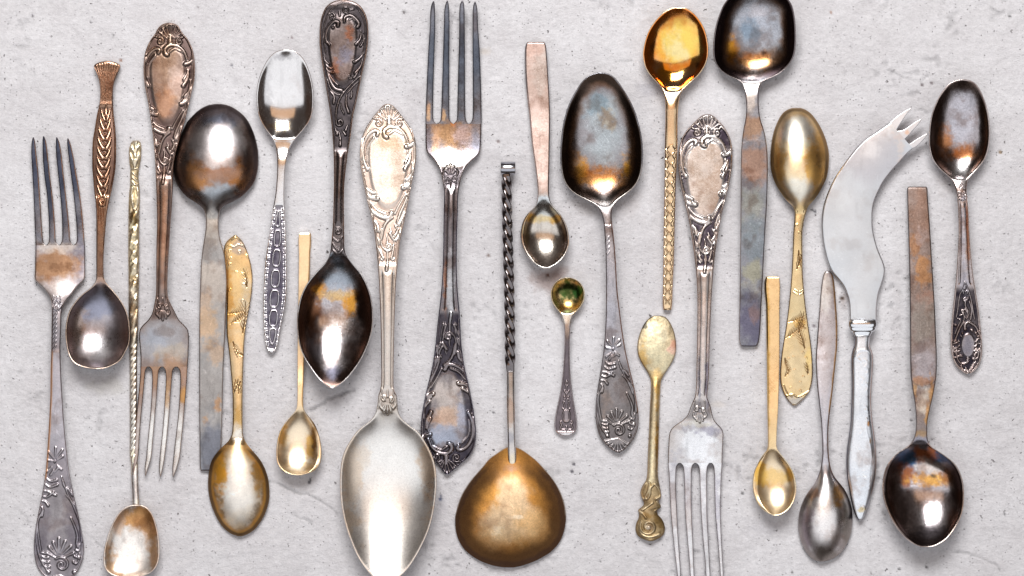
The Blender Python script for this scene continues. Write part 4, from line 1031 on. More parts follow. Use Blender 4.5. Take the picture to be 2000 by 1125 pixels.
zI = [(-2, 3), (100, 4.5), (250, 8), (400, 11.5), (490, 11.2), (520, 8.8), (600, 9.4), (762, 14)]
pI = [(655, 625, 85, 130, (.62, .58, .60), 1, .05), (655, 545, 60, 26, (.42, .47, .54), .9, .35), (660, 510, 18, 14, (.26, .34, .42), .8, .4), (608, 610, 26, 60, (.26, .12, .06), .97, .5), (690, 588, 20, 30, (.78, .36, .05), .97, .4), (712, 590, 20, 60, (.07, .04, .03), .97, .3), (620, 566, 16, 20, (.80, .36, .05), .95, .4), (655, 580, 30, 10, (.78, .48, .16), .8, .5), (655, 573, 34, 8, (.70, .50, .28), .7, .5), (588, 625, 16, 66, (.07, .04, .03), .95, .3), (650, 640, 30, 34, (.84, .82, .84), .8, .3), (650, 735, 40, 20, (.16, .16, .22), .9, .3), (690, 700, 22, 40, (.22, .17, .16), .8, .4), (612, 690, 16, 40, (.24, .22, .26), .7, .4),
      (672, 85, 30, 50, (.11, .085, .08), .9, .5), (682, 65, 12, 14, (.22, .09, .05), .8, .6), (655, 135, 12, 20, (.22, .10, .06), .8, .6), (675, 110, 20, 26, (.12, .12, .16), .7, .6)]
sheet(r, M_OLD, [(-.5, 664, 676), (2, 653, 688), (6, 645, 697), (14, 636, 706), (25, 630.5, 713), (40, 626, 718), (60, 624, 719.7), (80, 623.8, 719.3), (100, 625.5, 717), (125, 629, 711.8), (150, 633, 706.3), (175, 637.2, 701), (200, 641.5, 695.8), (225, 645.3, 690), (250, 648, 686.8), (275, 650, 683.5), (300, 651.3, 679.3),
     (330, 652, 675.7), (360, 652, 672.7), (400, 651, 671.7), (430, 650.3, 672), (455, 648.8, 672.3), (480, 646.5, 672.7), (492, 645, 674), (500, 643, 677), (510, 637.5, 684), (520, 628.5, 694), (532, 617, 704), (545, 606, 712), (560, 596, 718.5), (580, 587, 725), (600, 582.4, 728), (620, 580, 728.8), (640, 580, 727.6), (660, 582, 723.5), (680, 586.5, 716),
     (700, 595, 706.5), (720, 607.5, 693.5), (740, 622, 677.5), (752, 635, 663.5), (758, 643, 654)], zI, (.17, .145, .145), pI, .24, step=1.4, colpx=1.3, sig=2.6, crown=.5, relief=RI, zone=band(14, 292), cartouche=roc_cart(669, 96, 27, 68), cavity=((.03, .026, .03), .9),
     flutes=ridges(294, 442, .62, .3, .12, .5), edgecol=[(0, 22, (.10, .06, .045), .85, 548, 780), (0, 2.6, (.42, .27, .20), .7, -10, 470), (0, 2.4, (.85, .84, .86), .9, 520, 800)], bowl=dict(neck=492, tip=762, depth=9.2, rim=2.7, k=.30, peak=-.18), parts=[('handle', -1e9, 506), ('bowl', 506, 1e9)], seed=91,
     roughfn=lambda X, Y, V, D, R: np.where(Y > 500, R - .02, R + .05))

# ================================================================ J  big pale serving spoon
r = thing("serving_spoon", "largest spoon, pale silver rococo, its wide white bowl cut by the bottom edge", "spoon", 757, 700, "spoons laid on the plaster")
def mapJ(x, y):
    t = (y - 224) / 306.0
    return (757 + 2 * t + (x - 1378 - 2 * t) * 1.03, 203.5 + t * 322)
RJ = ROC.mapped(mapJ, .9, 1.03).extend(neck_scrolls(757, 783, 1.05, 1, .5))
zJ = [(202, 4), (350, 7), (500, 10.5), (650, 13), (770, 13), (812, 10.2), (900, 10.6), (1140, 15)]
sheet(r, M_SIL, [(203, 753, 761), (205, 748.5, 766), (210, 743.5, 771.5), (217, 737.5, 778), (224, 731.5, 783), (236, 723, 792.5), (250, 714, 802.5), (264, 708.5, 808.5), (278, 704.6, 812), (302, 702.7, 813), (325, 704, 811), (345, 707.5, 807), (370, 712.2, 802), (391, 716.5, 798.5), (413, 722.5, 794), (435, 727.5, 789.5), (458, 731.5, 784), (475, 733.5, 781),
     (500, 736.2, 778.6), (525, 738.2, 776), (550, 740, 773.7), (600, 742.4, 771.5), (650, 743.8, 770), (700, 744.4, 769), (750, 744.2, 768.6), (762, 742.5, 769.5), (770, 739.5, 773.5), (780, 738, 776), (795, 736.5, 776.6), (805, 734, 778), (815, 729, 782.5), (824, 720, 791), (833, 708, 802), (845, 695, 818), (861, 684, 829.5), (879, 674, 839.5), (897, 668, 847),
     (915, 665.3, 851), (940, 664, 852.6), (970, 665, 850.8), (1000, 669, 846.5), (1030, 676.2, 839), (1060, 686.5, 826.5), (1090, 700, 810.5), (1110, 713.5, 797), (1124, 725.5, 783.5), (1134, 738, 771), (1138, 748, 760)], zJ, (.74, .68, .63),
     [(757, 320, 40, 80, (.78, .72, .66), .8, .3), (760, 268, 38, 22, (.70, .55, .40), .75, .7), (757, 970, 120, 200, (.95, .93, .90), 1, .1), (686, 950, 22, 120, (.84, .70, .56), .8, .6), (838, 910, 20, 90, (.80, .62, .46), .85, .5), (700, 890, 30, 30, (.82, .70, .58), .6, .6), (757, 840, 50, 20, (.92, .9, .88), .6, .4), (757, 790, 24, 20, (.80, .72, .62), .5, .6)], .30, step=1.4, colpx=1.4, sig=3, crown=.5,
     relief=RJ, zone=zsum(band(212, 515), band(764, 802)), cartouche=roc_cart(758, 328, 38, 80), cavity=((.34, .19, .13), .55), flutes=ridges(525, 762), edgecol=[(0, 2.4, (.66, .48, .38), .7, 200, 770), (0, 2.2, (.86, .76, .66), .6, 820, 1200)],
     bowl=dict(neck=800, tip=1142, depth=8.2, rim=3.1, k=.30, peak=-.15), parts=[('handle', -1e9, 812), ('bowl', 812, 1e9)], seed=101, mott=.04, wear=.12, roughfn=lambda X, Y, V, D, R: np.where(Y > 812, .27 + .1 * fbm(X, Y, 60, 3, 3), R))

# ================================================================ K  large fork, tines up
r = thing("table_fork", "large blackened fork, tines at the top edge, handle tip tucked under the biggest spoon", "fork", 880, 460, "forks laid on the plaster")
zK = [(0, 9.5), (90, 6), (180, 3.6), (240, 3.6), (285, 4.8), (345, 9.8), (420, 12.6), (540, 11.6), (680, 8.5), (800, 5), (932, 3.4)]
pK = [(885, 120, 90, 130, (.11, .13, .17), .95, .1), (837, 218, 5, 20, (.78, .52, .32), .85, .3), (866, 226, 5, 11, (.74, .48, .26), .8, .4), (878, 262, 40, 28, (.36, .22, .12), .95, .45), (885, 242, 8, 8, (.55, .22, .07), .8, .2), (850, 270, 14, 26, (.55, .34, .2), .6, .5), (882, 310, 30, 20, (.90, .86, .80), .85, .3), (930, 280, 14, 34, (.22, .23, .29), .8, .4), (838, 270, 9, 36, (.16, .15, .18), .8, .3), (905, 270, 20, 24, (.45, .38, .42), .6, .5),
      (875, 782, 40, 60, (.62, .54, .50), .95, .35), (868, 820, 26, 26, (.72, .48, .34), .7, .6), (865, 850, 34, 22, (.40, .44, .54), .85, .5), (905, 810, 14, 40, (.40, .42, .52), .7, .5), (880, 560, 9, 70, (.66, .66, .68), .8, .2), (870, 560, 4, 60, (.5, .25, .15), .7, .4)]
for rows in ([(2, 846, 848), (8, 843, 849), (15, 841.3, 849.4), (50, 839.6, 850), (100, 836.4, 848.6), (150, 834, 847), (200, 832, 846), (222, 831.2, 845.6), (234, 831, 846.5), (239, 831, 849.5), (242, 831, 853.6)],
             [(1, 872.5, 874.5), (8, 870, 876.3), (15, 868.4, 877), (50, 867, 878), (100, 865.4, 877.7), (150, 864, 877.5), (200, 862.3, 877.4), (222, 861.5, 877.6), (234, 860.6, 878.5), (239, 857.6, 881.5), (242, 853.6, 885.4)],
             [(1, 902, 904), (8, 898.6, 906.4), (15, 897.4, 907), (50, 897, 907.6), (100, 896, 908), (150, 894.6, 908.1), (200, 893.4, 908.5), (222, 893, 909), (234, 892, 910), (239, 889, 912.6), (242, 885.4, 916.2)],
             [(3, 927, 929), (8, 925, 930.6), (15, 923.8, 932), (50, 923, 933.6), (100, 923.1, 937), (150, 923.4, 939), (200, 923.7, 940.4), (222, 923.4, 940.6), (234, 922.4, 940.7), (239, 919.6, 940.7), (242, 916.2, 940.6)]):
    tine(r, M_OLD, rows, zK, (.30, .30, .34), pK, .30, seed=111, edgecol=[(0, 1.6, (.05, .05, .07), .8, 0, 230)])
def mapK(x, y):
    t = (y - 224) / 306.0
    c = float(pchip([600, 680, 760, 850, 929], [877.5, 875.5, 875, 875.5, 872.5], np.array(929 - t * 315.0)))
    return (c - (x - 1378 - 2 * t) * 1.02, 929 - t * 315)
RK = ROC.mapped(mapK, 1.05, 1.02).extend(neck_scrolls(880, 345, 1.0, -1, .8))
sheet(r, M_OLD, [(242, 831, 940.6), (265, 831, 940), (288, 831.5, 939), (297, 833.5, 937.5), (305, 841, 932), (315, 849.5, 920.5), (325, 856, 911), (335, 860, 905), (345, 862.7, 901.5), (360, 865, 898), (372, 867.3, 896), (390, 867.3, 894.5), (410, 866.6, 894.3), (450, 866, 893), (500, 865.2, 892.2), (550, 863, 893), (580, 860.5, 895), (610, 857, 898), (640, 853.5, 899.5),
     (675, 850, 901.5), (690, 848, 903.5), (715, 844, 907.5), (735, 839.5, 912), (755, 834.5, 916.5), (775, 830, 920.5), (800, 825.3, 925), (825, 822, 928.5), (845, 821.3, 930), (860, 823.5, 929.5), (873, 828.5, 926.5), (885, 835.5, 920.5), (895, 844, 912.5), (904, 852.5, 902), (912, 858.5, 893.5), (920, 864, 883.5), (926, 869, 877)], zK, (.26, .23, .24), pK, .28, step=1.4, colpx=1.3, sig=2.4, crown=.5,
     relief=RK, zone=zsum(band(612, 922), band(328, 364)), cartouche=roc_cart(874, 802, 36, 78, -1), cavity=((.04, .035, .05), .93), flutes=ridges(366, 610, .60, .45, .13, .6), edgecol=[(0, 3, (.07, .07, .12), .7, 380, 935), (0, 1.8, (.5, .42, .38), .6, 290, 350)],
     parts=[('tine_plate', -1e9, 338), ('handle', 338, 1e9)], seed=112, ends=(False, True), thick=1.8)

# ================================================================ L  ladle with a twisted stem
r = thing("ladle", "ladle with a twisted black stem, curled tip and broad bronze brown bowl", "ladle", 996, 700)
rod(r, "twisted_stem", M_OLD, [(338, 989, 5.6, 8.2, 8.2), (345, 989.2, 5.6, 8.4, 8.4), (450, 991, 6.2, 8.6, 8.6), (550, 994, 7, 8.8, 8.8), (650, 996, 8, 8.8, 8.8), (713, 996.6, 8.6, 8.6, 8.6), (726, 997, 8.8, 7.6, 6.6)], 40,
    (.21, .19, .195), .15, 5.0, lambda y: -(min(max(y, 345), 713) - 345) * (math.pi / 2) / 26.2 + .1, step=1.2, mott=.15)
sheet(r, M_POL, [(722, 989.5, 1005), (760, 989.8, 1005.3), (800, 990, 1005.6), (860, 991.5, 1006.6), (880, 992, 1008), (895, 992.2, 1008.6), (903, 993, 1008), (909, 995, 1006), (912.5, 998.5, 1002)], [(720, 9.6), (800, 11.8), (850, 12.4), (880, 10.6), (913, 11.2)], (.62, .58, .56),
      [(997, 800, 14, 34, (.50, .36, .28), .8, .6), (997, 750, 12, 30, (.50, .48, .47), .8, .4), (998, 855, 12, 14, (.30, .30, .34), .6, .2), (1000, 900, 12, 20, (.88, .80, .64), .9, .2)], .20, sig=1.5, crown=.6, bevel=2, parts=[('strap', -1e9, 1e9)], seed=121, thick=2.0)
# the curled tip: a strip rolled over on itself
def curl(root, mat, x0, x1, yc, zc, ra, rb, turns, a0, th, base):
    n = 60; V = []; a = np.linspace(0, turns * 2 * math.pi, n)
    xs = np.array([x0, x0 + .8, x1 - .8, x1]); P = []
    for k in range(n):
        rr = ra + (rb - ra) * k / (n - 1)
        for off, tt in ((0, 1), (-th, 0)):
            R_ = rr + off
            for j, x in enumerate(xs):
                ins = .5 if j in (0, 3) else 0
                q = R_ + (-ins if tt else ins)
                V.append((x, yc - q * math.cos(a0 + a[k]), zc + .25 * q * math.sin(a0 + a[k])))
    V = np.array(V); W = to_world(V[:, 0], V[:, 1], np.maximum(V[:, 2], .05)); g = np.arange(n * 8).reshape(n, 8)
    f = []
    for j in range(3):
        f.append(np.stack([g[:-1, j], g[:-1, j + 1], g[1:, j + 1], g[1:, j]], -1)); f.append(np.stack([g[:-1, 4 + j], g[1:, 4 + j], g[1:, 5 + j], g[:-1, 5 + j]], -1))
    f.append(np.stack([g[:-1, 0], g[1:, 0], g[1:, 4], g[:-1, 4]], -1)); f.append(np.stack([g[:-1, 3], g[:-1, 7], g[1:, 7], g[1:, 3]], -1))
    f.append(np.array([[g[0, 0], g[0, 3], g[0, 7], g[0, 4]], [g[-1, 0], g[-1, 4], g[-1, 7], g[-1, 3]]]))
    C = np.ones((len(V), 4)); C[:, :3] = base; C[:, 3] = .18
    return mesh_object("curled_tip", W, f, mat, root, None, C)
curl(r, M_POL, 978, 1006.5, 330, 6.2, 14.5, 7, 1.2, -.25, 3.4, (.42, .42, .46))
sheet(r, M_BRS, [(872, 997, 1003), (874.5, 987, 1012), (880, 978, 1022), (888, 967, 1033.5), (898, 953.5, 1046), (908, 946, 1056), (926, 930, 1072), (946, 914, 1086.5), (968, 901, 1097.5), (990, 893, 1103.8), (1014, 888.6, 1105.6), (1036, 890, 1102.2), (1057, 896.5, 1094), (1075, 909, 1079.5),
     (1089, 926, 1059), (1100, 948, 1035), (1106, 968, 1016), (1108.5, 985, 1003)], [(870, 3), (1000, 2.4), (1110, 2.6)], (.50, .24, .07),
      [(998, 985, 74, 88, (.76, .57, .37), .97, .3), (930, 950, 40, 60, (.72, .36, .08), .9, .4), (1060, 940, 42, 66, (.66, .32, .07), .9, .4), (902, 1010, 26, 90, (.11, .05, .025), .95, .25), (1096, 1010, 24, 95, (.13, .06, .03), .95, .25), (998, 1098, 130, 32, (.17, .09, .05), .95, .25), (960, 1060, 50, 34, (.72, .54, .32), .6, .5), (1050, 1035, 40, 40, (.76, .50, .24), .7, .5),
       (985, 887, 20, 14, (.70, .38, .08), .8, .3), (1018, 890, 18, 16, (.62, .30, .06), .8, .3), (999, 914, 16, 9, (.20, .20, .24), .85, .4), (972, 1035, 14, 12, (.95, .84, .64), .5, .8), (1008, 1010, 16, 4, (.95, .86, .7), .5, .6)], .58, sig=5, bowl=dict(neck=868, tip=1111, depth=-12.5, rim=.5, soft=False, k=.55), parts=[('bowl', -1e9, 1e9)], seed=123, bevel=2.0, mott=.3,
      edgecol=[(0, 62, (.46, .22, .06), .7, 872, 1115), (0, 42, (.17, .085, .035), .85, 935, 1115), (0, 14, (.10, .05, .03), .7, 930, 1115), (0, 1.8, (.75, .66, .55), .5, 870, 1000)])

# ================================================================ M  plain teaspoon
r = thing("teaspoon", "plain pinkish silver teaspoon with a blunt handle above the tiny salt spoon", "spoon", 1055, 300, "spoons laid on the plaster")
sheet(r, M_SIL, [(82, 1031, 1062), (83.5, 1028.5, 1064.5), (88, 1026.5, 1066), (110, 1025, 1068.3), (150, 1026, 1071), (200, 1030.5, 1073.7), (225, 1033.5, 1074.3), (275, 1038, 1073.8), (325, 1045, 1073), (350, 1048.2, 1072.5), (375, 1050, 1072.3), (390, 1049, 1074), (399, 1046.5, 1077.5), (406, 1041, 1083.5), (415, 1031.5, 1092), (430, 1022, 1101.8), (445, 1017.8, 1108.2), (460, 1016, 1111.3), (475, 1017.8, 1111.8),
     (490, 1023.5, 1107.3), (505, 1033.5, 1098.5), (515, 1044.5, 1087.5), (521, 1055, 1077.5), (524, 1062, 1071)], [(80, 4.2), (200, 4.8), (330, 7.6), (385, 8.8), (405, 8.4), (460, 8.6), (526, 10.6)], (.54, .44, .41),
      [(1056, 130, 16, 60, (.60, .57, .56), .6, .4), (1046, 96, 26, 18, (.50, .36, .32), .7, .4), (1062, 395, 20, 26, (.72, .78, .82), .95, .2), (1064, 415, 30, 12, (.60, .70, .74), .9, .3), (1064, 462, 52, 66, (.80, .76, .68), .7, .1), (1038, 425, 14, 14, (.72, .40, .06), .95, .3), (1084, 428, 16, 10, (.70, .38, .06), .9, .4), (1060, 428, 26, 9, (.80, .62, .32), .8, .3), (1026, 455, 9, 34, (.40, .30, .14), .8, .3), (1103, 450, 9, 40, (.12, .07, .04), .8, .3), (1064, 505, 26, 12, (.74, .62, .55), .5, .5)], .26,
      sig=2.4, crown=.2, facet=(-1, .06, 1.2), bowl=dict(neck=388, tip=527, depth=5.6, rim=2.7, k=.30, peak=-.18), edgecol=[(-1, 3.4, (.10, .07, .07), .9, 84, 180), (-1, 2.4, (.35, .22, .18), .7, 180, 390), (1, 2, (.12, .09, .1), .7, 90, 400), (0, 2.2, (.93, .90, .84), .9, 408, 540)],
      roughfn=lambda X, Y, V, D, R: np.where(Y > 398, .17 + .06 * fbm(X, Y, 30, 3, 3), R + .05), parts=[('handle', -1e9, 403), ('bowl', 403, 1e9)], seed=131, mott=.12)

# ================================================================ N  tablespoon with flower handle
r = thing("table_spoon", "large spoon with a blue grey bowl at its top and a flowered grey handle end", "spoon", 1185, 480, "spoons laid on the plaster")
RN = flower_end(1205, 775, 1.0, 1.0)
RN.add([(1178, 440), (1190, 442), (1195, 440)], 1.4, 1.4, .4)
for k in range(4): RN.add([(1184, 470 + 10 * k), (1190, 462 + 10 * k)], 1.3, 1.3, .4)
sheet(r, M_OLD, [(141.5, 1168, 1178), (143, 1161, 1186), (147.5, 1151, 1195.5), (155, 1140.5, 1204), (164, 1133, 1211), (174, 1126.5, 1217.5), (185, 1120, 1224.5), (210, 1108.5, 1237.5), (240, 1100.3, 1247.5), (270, 1096, 1253.8), (300, 1094.2, 1256), (325, 1095, 1254.7), (345, 1098.5, 1250.3), (360, 1105, 1243), (372, 1114.5, 1232), (382, 1128.5, 1218.5), (391, 1147, 1206.5), (398, 1160, 1200.5), (406, 1168.5, 1196.8), (418, 1174.5, 1194.8),
     (432, 1178.3, 1195.4), (456, 1180.3, 1198.2), (490, 1182.5, 1201.5), (520, 1183, 1203.5), (560, 1183.5, 1205.5), (600, 1183.3, 1210), (640, 1182, 1215), (680, 1179, 1221.2), (700, 1176.5, 1225.2), (730, 1171.8, 1232.5), (760, 1166.8, 1239.7), (780, 1164, 1243.4), (800, 1163, 1246.4), (820, 1163.6, 1247.4), (840, 1167.3, 1245), (855, 1173, 1238.5), (865, 1180.5, 1231.5), (875, 1190.5, 1223.5), (881, 1198.5, 1217), (884, 1204, 1211)],
      [(140, 14), (300, 10), (388, 8.0), (420, 10), (500, 10.5), (620, 8), (760, 5), (886, 3.2)], (.46, .43, .45),
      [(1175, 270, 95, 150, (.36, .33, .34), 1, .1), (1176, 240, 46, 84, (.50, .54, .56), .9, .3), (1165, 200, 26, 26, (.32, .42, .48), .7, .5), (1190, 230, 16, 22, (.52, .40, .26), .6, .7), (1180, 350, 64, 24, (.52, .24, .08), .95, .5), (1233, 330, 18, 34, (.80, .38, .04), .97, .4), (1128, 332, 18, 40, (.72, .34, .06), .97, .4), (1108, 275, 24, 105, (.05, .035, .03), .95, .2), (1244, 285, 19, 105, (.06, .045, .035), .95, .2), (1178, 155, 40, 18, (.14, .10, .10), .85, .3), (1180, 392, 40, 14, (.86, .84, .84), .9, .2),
       (1205, 800, 60, 110, (.30, .28, .28), .9, .2), (1205, 765, 28, 36, (.50, .47, .48), .8, .4), (1185, 785, 12, 26, (.58, .44, .36), .6, .5), (1192, 640, 12, 90, (.50, .49, .54), .7, .4), (1205, 830, 40, 34, (.34, .31, .31), .6, .5)], .28, step=1.5, colpx=1.4, sig=3, crown=.45, relief=RN, zone=lambda X, Y, V, D: .7 * sstep(690, 720, Y) * sstep(2, 4, D), cavity=((.10, .085, .085), .8),
      edgecol=[(0, 34, (.20, .10, .05), .75, 130, 372), (0, 24, (.035, .025, .02), .92, 130, 380), (1, 3, (.42, .24, .18), .8, 440, 800), (-1, 2, (.2, .18, .2), .6, 400, 800), (0, 2.4, (.38, .38, .42), .9, 130, 330), (0, 2.4, (.80, .74, .70), .7, 330, 400)], bowl=dict(neck=403, tip=139, depth=8.2, rim=3.9, k=.30, peak=-.22), parts=[('bowl', -1e9, 402), ('handle', 402, 1e9)], seed=141,
      roughfn=lambda X, Y, V, D, R: np.where(Y < 400, .20 + .1 * fbm(X, Y, 30, 3, 3), R + .04))

# ================================================================ O  tiny salt spoon
r = thing("salt_spoon", "tiny salt spoon with green corrosion in its round gilt bowl and a beaded dark handle", "spoon", 1107, 700, "spoons laid on the plaster")
RO = Relief()
def o2(*a): return [(1060 + x / 2.811, 520 + y / 2.811) for x, y in a]
RO.add(o2((131, 628), (122, 645), (130, 658)), 1.1, 1.1, .4); RO.add(o2((131, 628), (141, 645), (133, 658)), 1.1, 1.1, .4); RO.add(o2((131, 632), (131, 700)), 1, 1, .4)
RO.add(o2((129, 700), (120, 685)), 1.2, 1.9, .5, 'leaf'); RO.add(o2((133, 700), (144, 685)), 1.2, 1.9, .5, 'leaf')
for x, y in ((129, 707), (118, 716), (141, 716), (121, 730), (139, 730), (130, 719)): RO.bead(*o2((x, y))[0], 1.9, .55, 'bead')
for s in (-1, 1):
    RO.add(o2((130 + s * 8, 740), (130 + s * 17, 748), (130 + s * 10, 765), (130 + s * 14, 785), (130 + s * 20, 780)), 1.2, 1.5, .5, 'scroll')
    RO.add(o2((130 + s * 26, 850), (130 + s * 34, 858), (130 + s * 26, 868)), 1.2, 1.9, .5, 'scroll'); RO.add(o2((130 + s * 4, 892), (130 + s * 18, 898), (130 + s * 34, 888), (130 + s * 28, 876), (130 + s * 20, 880)), 1.2, 1.5, .5, 'scroll')
    RO.bead(*o2((130 + s * 11, 768))[0], 1.5, .5)
RO.add(o2((130, 905), (130, 880)), 1.2, 1.6, .5, 'leaf'); RO.ring(1106.3, 812.7, 7.2, 12, 1.4, .55, 'medallion_ring'); RO.add([(1106.3, 805), (1106.3, 820)], 4.4, 4.4, .4, 'medallion', mid=1.15)
sheet(r, M_SIL, [(542, 1103, 1114), (544, 1096, 1121), (549.5, 1086.5, 1131), (560, 1078.5, 1139), (572, 1075.5, 1142), (585, 1077, 1141), (597, 1082.8, 1135.3), (605, 1088.8, 1129), (612, 1094.3, 1122), (620, 1097.7, 1117.6), (635, 1101, 1115), (660, 1102, 1113.6), (690, 1101.3, 1113.3), (720, 1099.4, 1114), (750, 1096.4, 1116.3), (780, 1091, 1120.4), (800, 1086.6, 1124), (820, 1083, 1127),
     (833, 1082.3, 1127.7), (843, 1085.5, 1124.5), (848.5, 1091.5, 1118.5), (852, 1099, 1111.5)], [(541, 8.0), (608, 5.6), (640, 6.2), (740, 4.4), (855, 2.6)], (.40, .34, .35),
      [(1108, 578, 45, 45, (.92, .72, .34), 1, .05), (1116, 562, 28, 24, (.05, .09, .02), .97, .9), (1090, 568, 14, 13, (.07, .12, .03), .9, .9), (1128, 578, 13, 18, (.04, .13, .03), .95, .8), (1100, 578, 8, 9, (.09, .20, .05), .8, .9), (1098, 600, 16, 8, (.48, .22, .04), .85, .8), (1122, 598, 12, 8, (.78, .44, .10), .8, .6), (1108, 622, 16, 16, (.93, .90, .84), .95, .15), (1107, 650, 8, 22, (.45, .30, .20), .7, .3), (1107, 850, 30, 7, (.8, .78, .78), .8, .2)], .24,
      step=1.2, colpx=1.1, sig=2, crown=.4, relief=RO, zone=lambda X, Y, V, D: .8 * sstep(640, 670, Y) * (1 - sstep(840, 845, Y)) * sstep(2.4, 3.6, D), cavity=((.07, .055, .07), .88), bowl=dict(neck=612, tip=541, depth=4.6, rim=2.4, k=.30), edgecol=[(0, 1.9, (.95, .80, .55), .9, 540, 606), (0, 2.6, (.66, .60, .62), .8, 640, 860)],
      parts=[('bowl', -1e9, 612), ('handle', 612, 1e9)], seed=151, minpart=26)

# ================================================================ P  amber gilt spoon with a hammered rod
r = thing("long_spoon", "glowing amber gold spoon with a long straight hammered rod handle", "spoon", 1310, 300, "spoons laid on the plaster")
def hammered(X, Y, V, HW, D):
    m = sstep(280, 290, Y) * (1 - sstep(592, 597, Y))
    w1 = .20 * np.cos(2 * math.pi * Y / 19.0)
    h = 0
    for x1 in (-.36 + w1, .36 - w1, -.98 - w1, .98 + w1):
        h = h + .34 * np.exp(-((V - x1) / .13) ** 2)
    return m * h
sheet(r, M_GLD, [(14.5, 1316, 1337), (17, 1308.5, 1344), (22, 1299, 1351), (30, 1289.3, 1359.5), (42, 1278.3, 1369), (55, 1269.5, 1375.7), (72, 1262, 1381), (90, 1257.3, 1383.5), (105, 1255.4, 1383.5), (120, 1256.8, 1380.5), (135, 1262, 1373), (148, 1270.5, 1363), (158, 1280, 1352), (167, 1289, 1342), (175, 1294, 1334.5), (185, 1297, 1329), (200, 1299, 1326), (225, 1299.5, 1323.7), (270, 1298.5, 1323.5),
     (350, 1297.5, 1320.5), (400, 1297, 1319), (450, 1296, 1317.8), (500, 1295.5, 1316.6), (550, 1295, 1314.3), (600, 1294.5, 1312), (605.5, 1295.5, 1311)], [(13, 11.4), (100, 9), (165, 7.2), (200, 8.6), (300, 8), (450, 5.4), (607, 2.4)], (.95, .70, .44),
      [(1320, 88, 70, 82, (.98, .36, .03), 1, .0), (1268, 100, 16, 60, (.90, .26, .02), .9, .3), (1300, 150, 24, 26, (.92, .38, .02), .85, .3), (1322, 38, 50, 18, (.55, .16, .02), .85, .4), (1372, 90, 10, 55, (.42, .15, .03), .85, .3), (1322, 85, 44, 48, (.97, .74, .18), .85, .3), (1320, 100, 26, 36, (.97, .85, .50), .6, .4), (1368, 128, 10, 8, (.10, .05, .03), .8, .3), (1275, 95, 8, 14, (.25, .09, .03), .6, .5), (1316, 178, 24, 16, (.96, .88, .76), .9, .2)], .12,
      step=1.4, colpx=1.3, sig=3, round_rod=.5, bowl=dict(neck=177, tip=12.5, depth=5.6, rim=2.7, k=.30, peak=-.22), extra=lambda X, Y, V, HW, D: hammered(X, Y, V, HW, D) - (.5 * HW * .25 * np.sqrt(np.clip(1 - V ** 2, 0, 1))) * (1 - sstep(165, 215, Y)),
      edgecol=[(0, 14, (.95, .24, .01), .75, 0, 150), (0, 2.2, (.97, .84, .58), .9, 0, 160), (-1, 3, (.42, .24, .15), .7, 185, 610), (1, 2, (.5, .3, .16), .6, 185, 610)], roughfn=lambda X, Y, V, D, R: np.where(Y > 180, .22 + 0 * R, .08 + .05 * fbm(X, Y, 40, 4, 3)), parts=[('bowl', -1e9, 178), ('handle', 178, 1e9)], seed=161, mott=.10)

# ================================================================ Q  corroded brass spoon
r = thing("brass_spoon", "corroded dull brass spoon with a nearly flat bowl and a scrolled knob end", "spoon", 1280, 830, "spoons laid on the plaster")
RQ = Relief()
def q5(*a): return [(1200 + x / 5.0, 900 + y / 5.0) for x, y in a]
RQ.add(q5((300, 225), (262, 290), (268, 360), (290, 375)), 2.2, 2.8, .9, 'scroll'); RQ.add(q5((345, 215), (330, 300), (300, 360), (320, 372), (345, 330), (352, 270), (380, 235)), 2.4, 2.4, .9, 'scroll')
RQ.add(q5((400, 230), (445, 290), (455, 345), (410, 375)), 2.6, 3.2, .9, 'scroll'); RQ.add(q5((375, 410), (330, 440), (270, 480)), 2.2, 3.2, .9, 'scroll'); RQ.add(q5((420, 400), (455, 440), (450, 470), (400, 490)), 2.6, 2.8, .8, 'scroll')
RQ.add(q5((240, 490), (280, 520), (310, 560)), 2, 2.6, .7); RQ.spiral(1266.5, 1029, 17, 1.6, -2.6, -1, 2.9, .9, 'volute'); RQ.bead(1266, 1030, 5, 1.1, 'knob'); RQ.add(q5((235, 620), (260, 710), (340, 745), (440, 720)), 1.6, 2.4, .6)
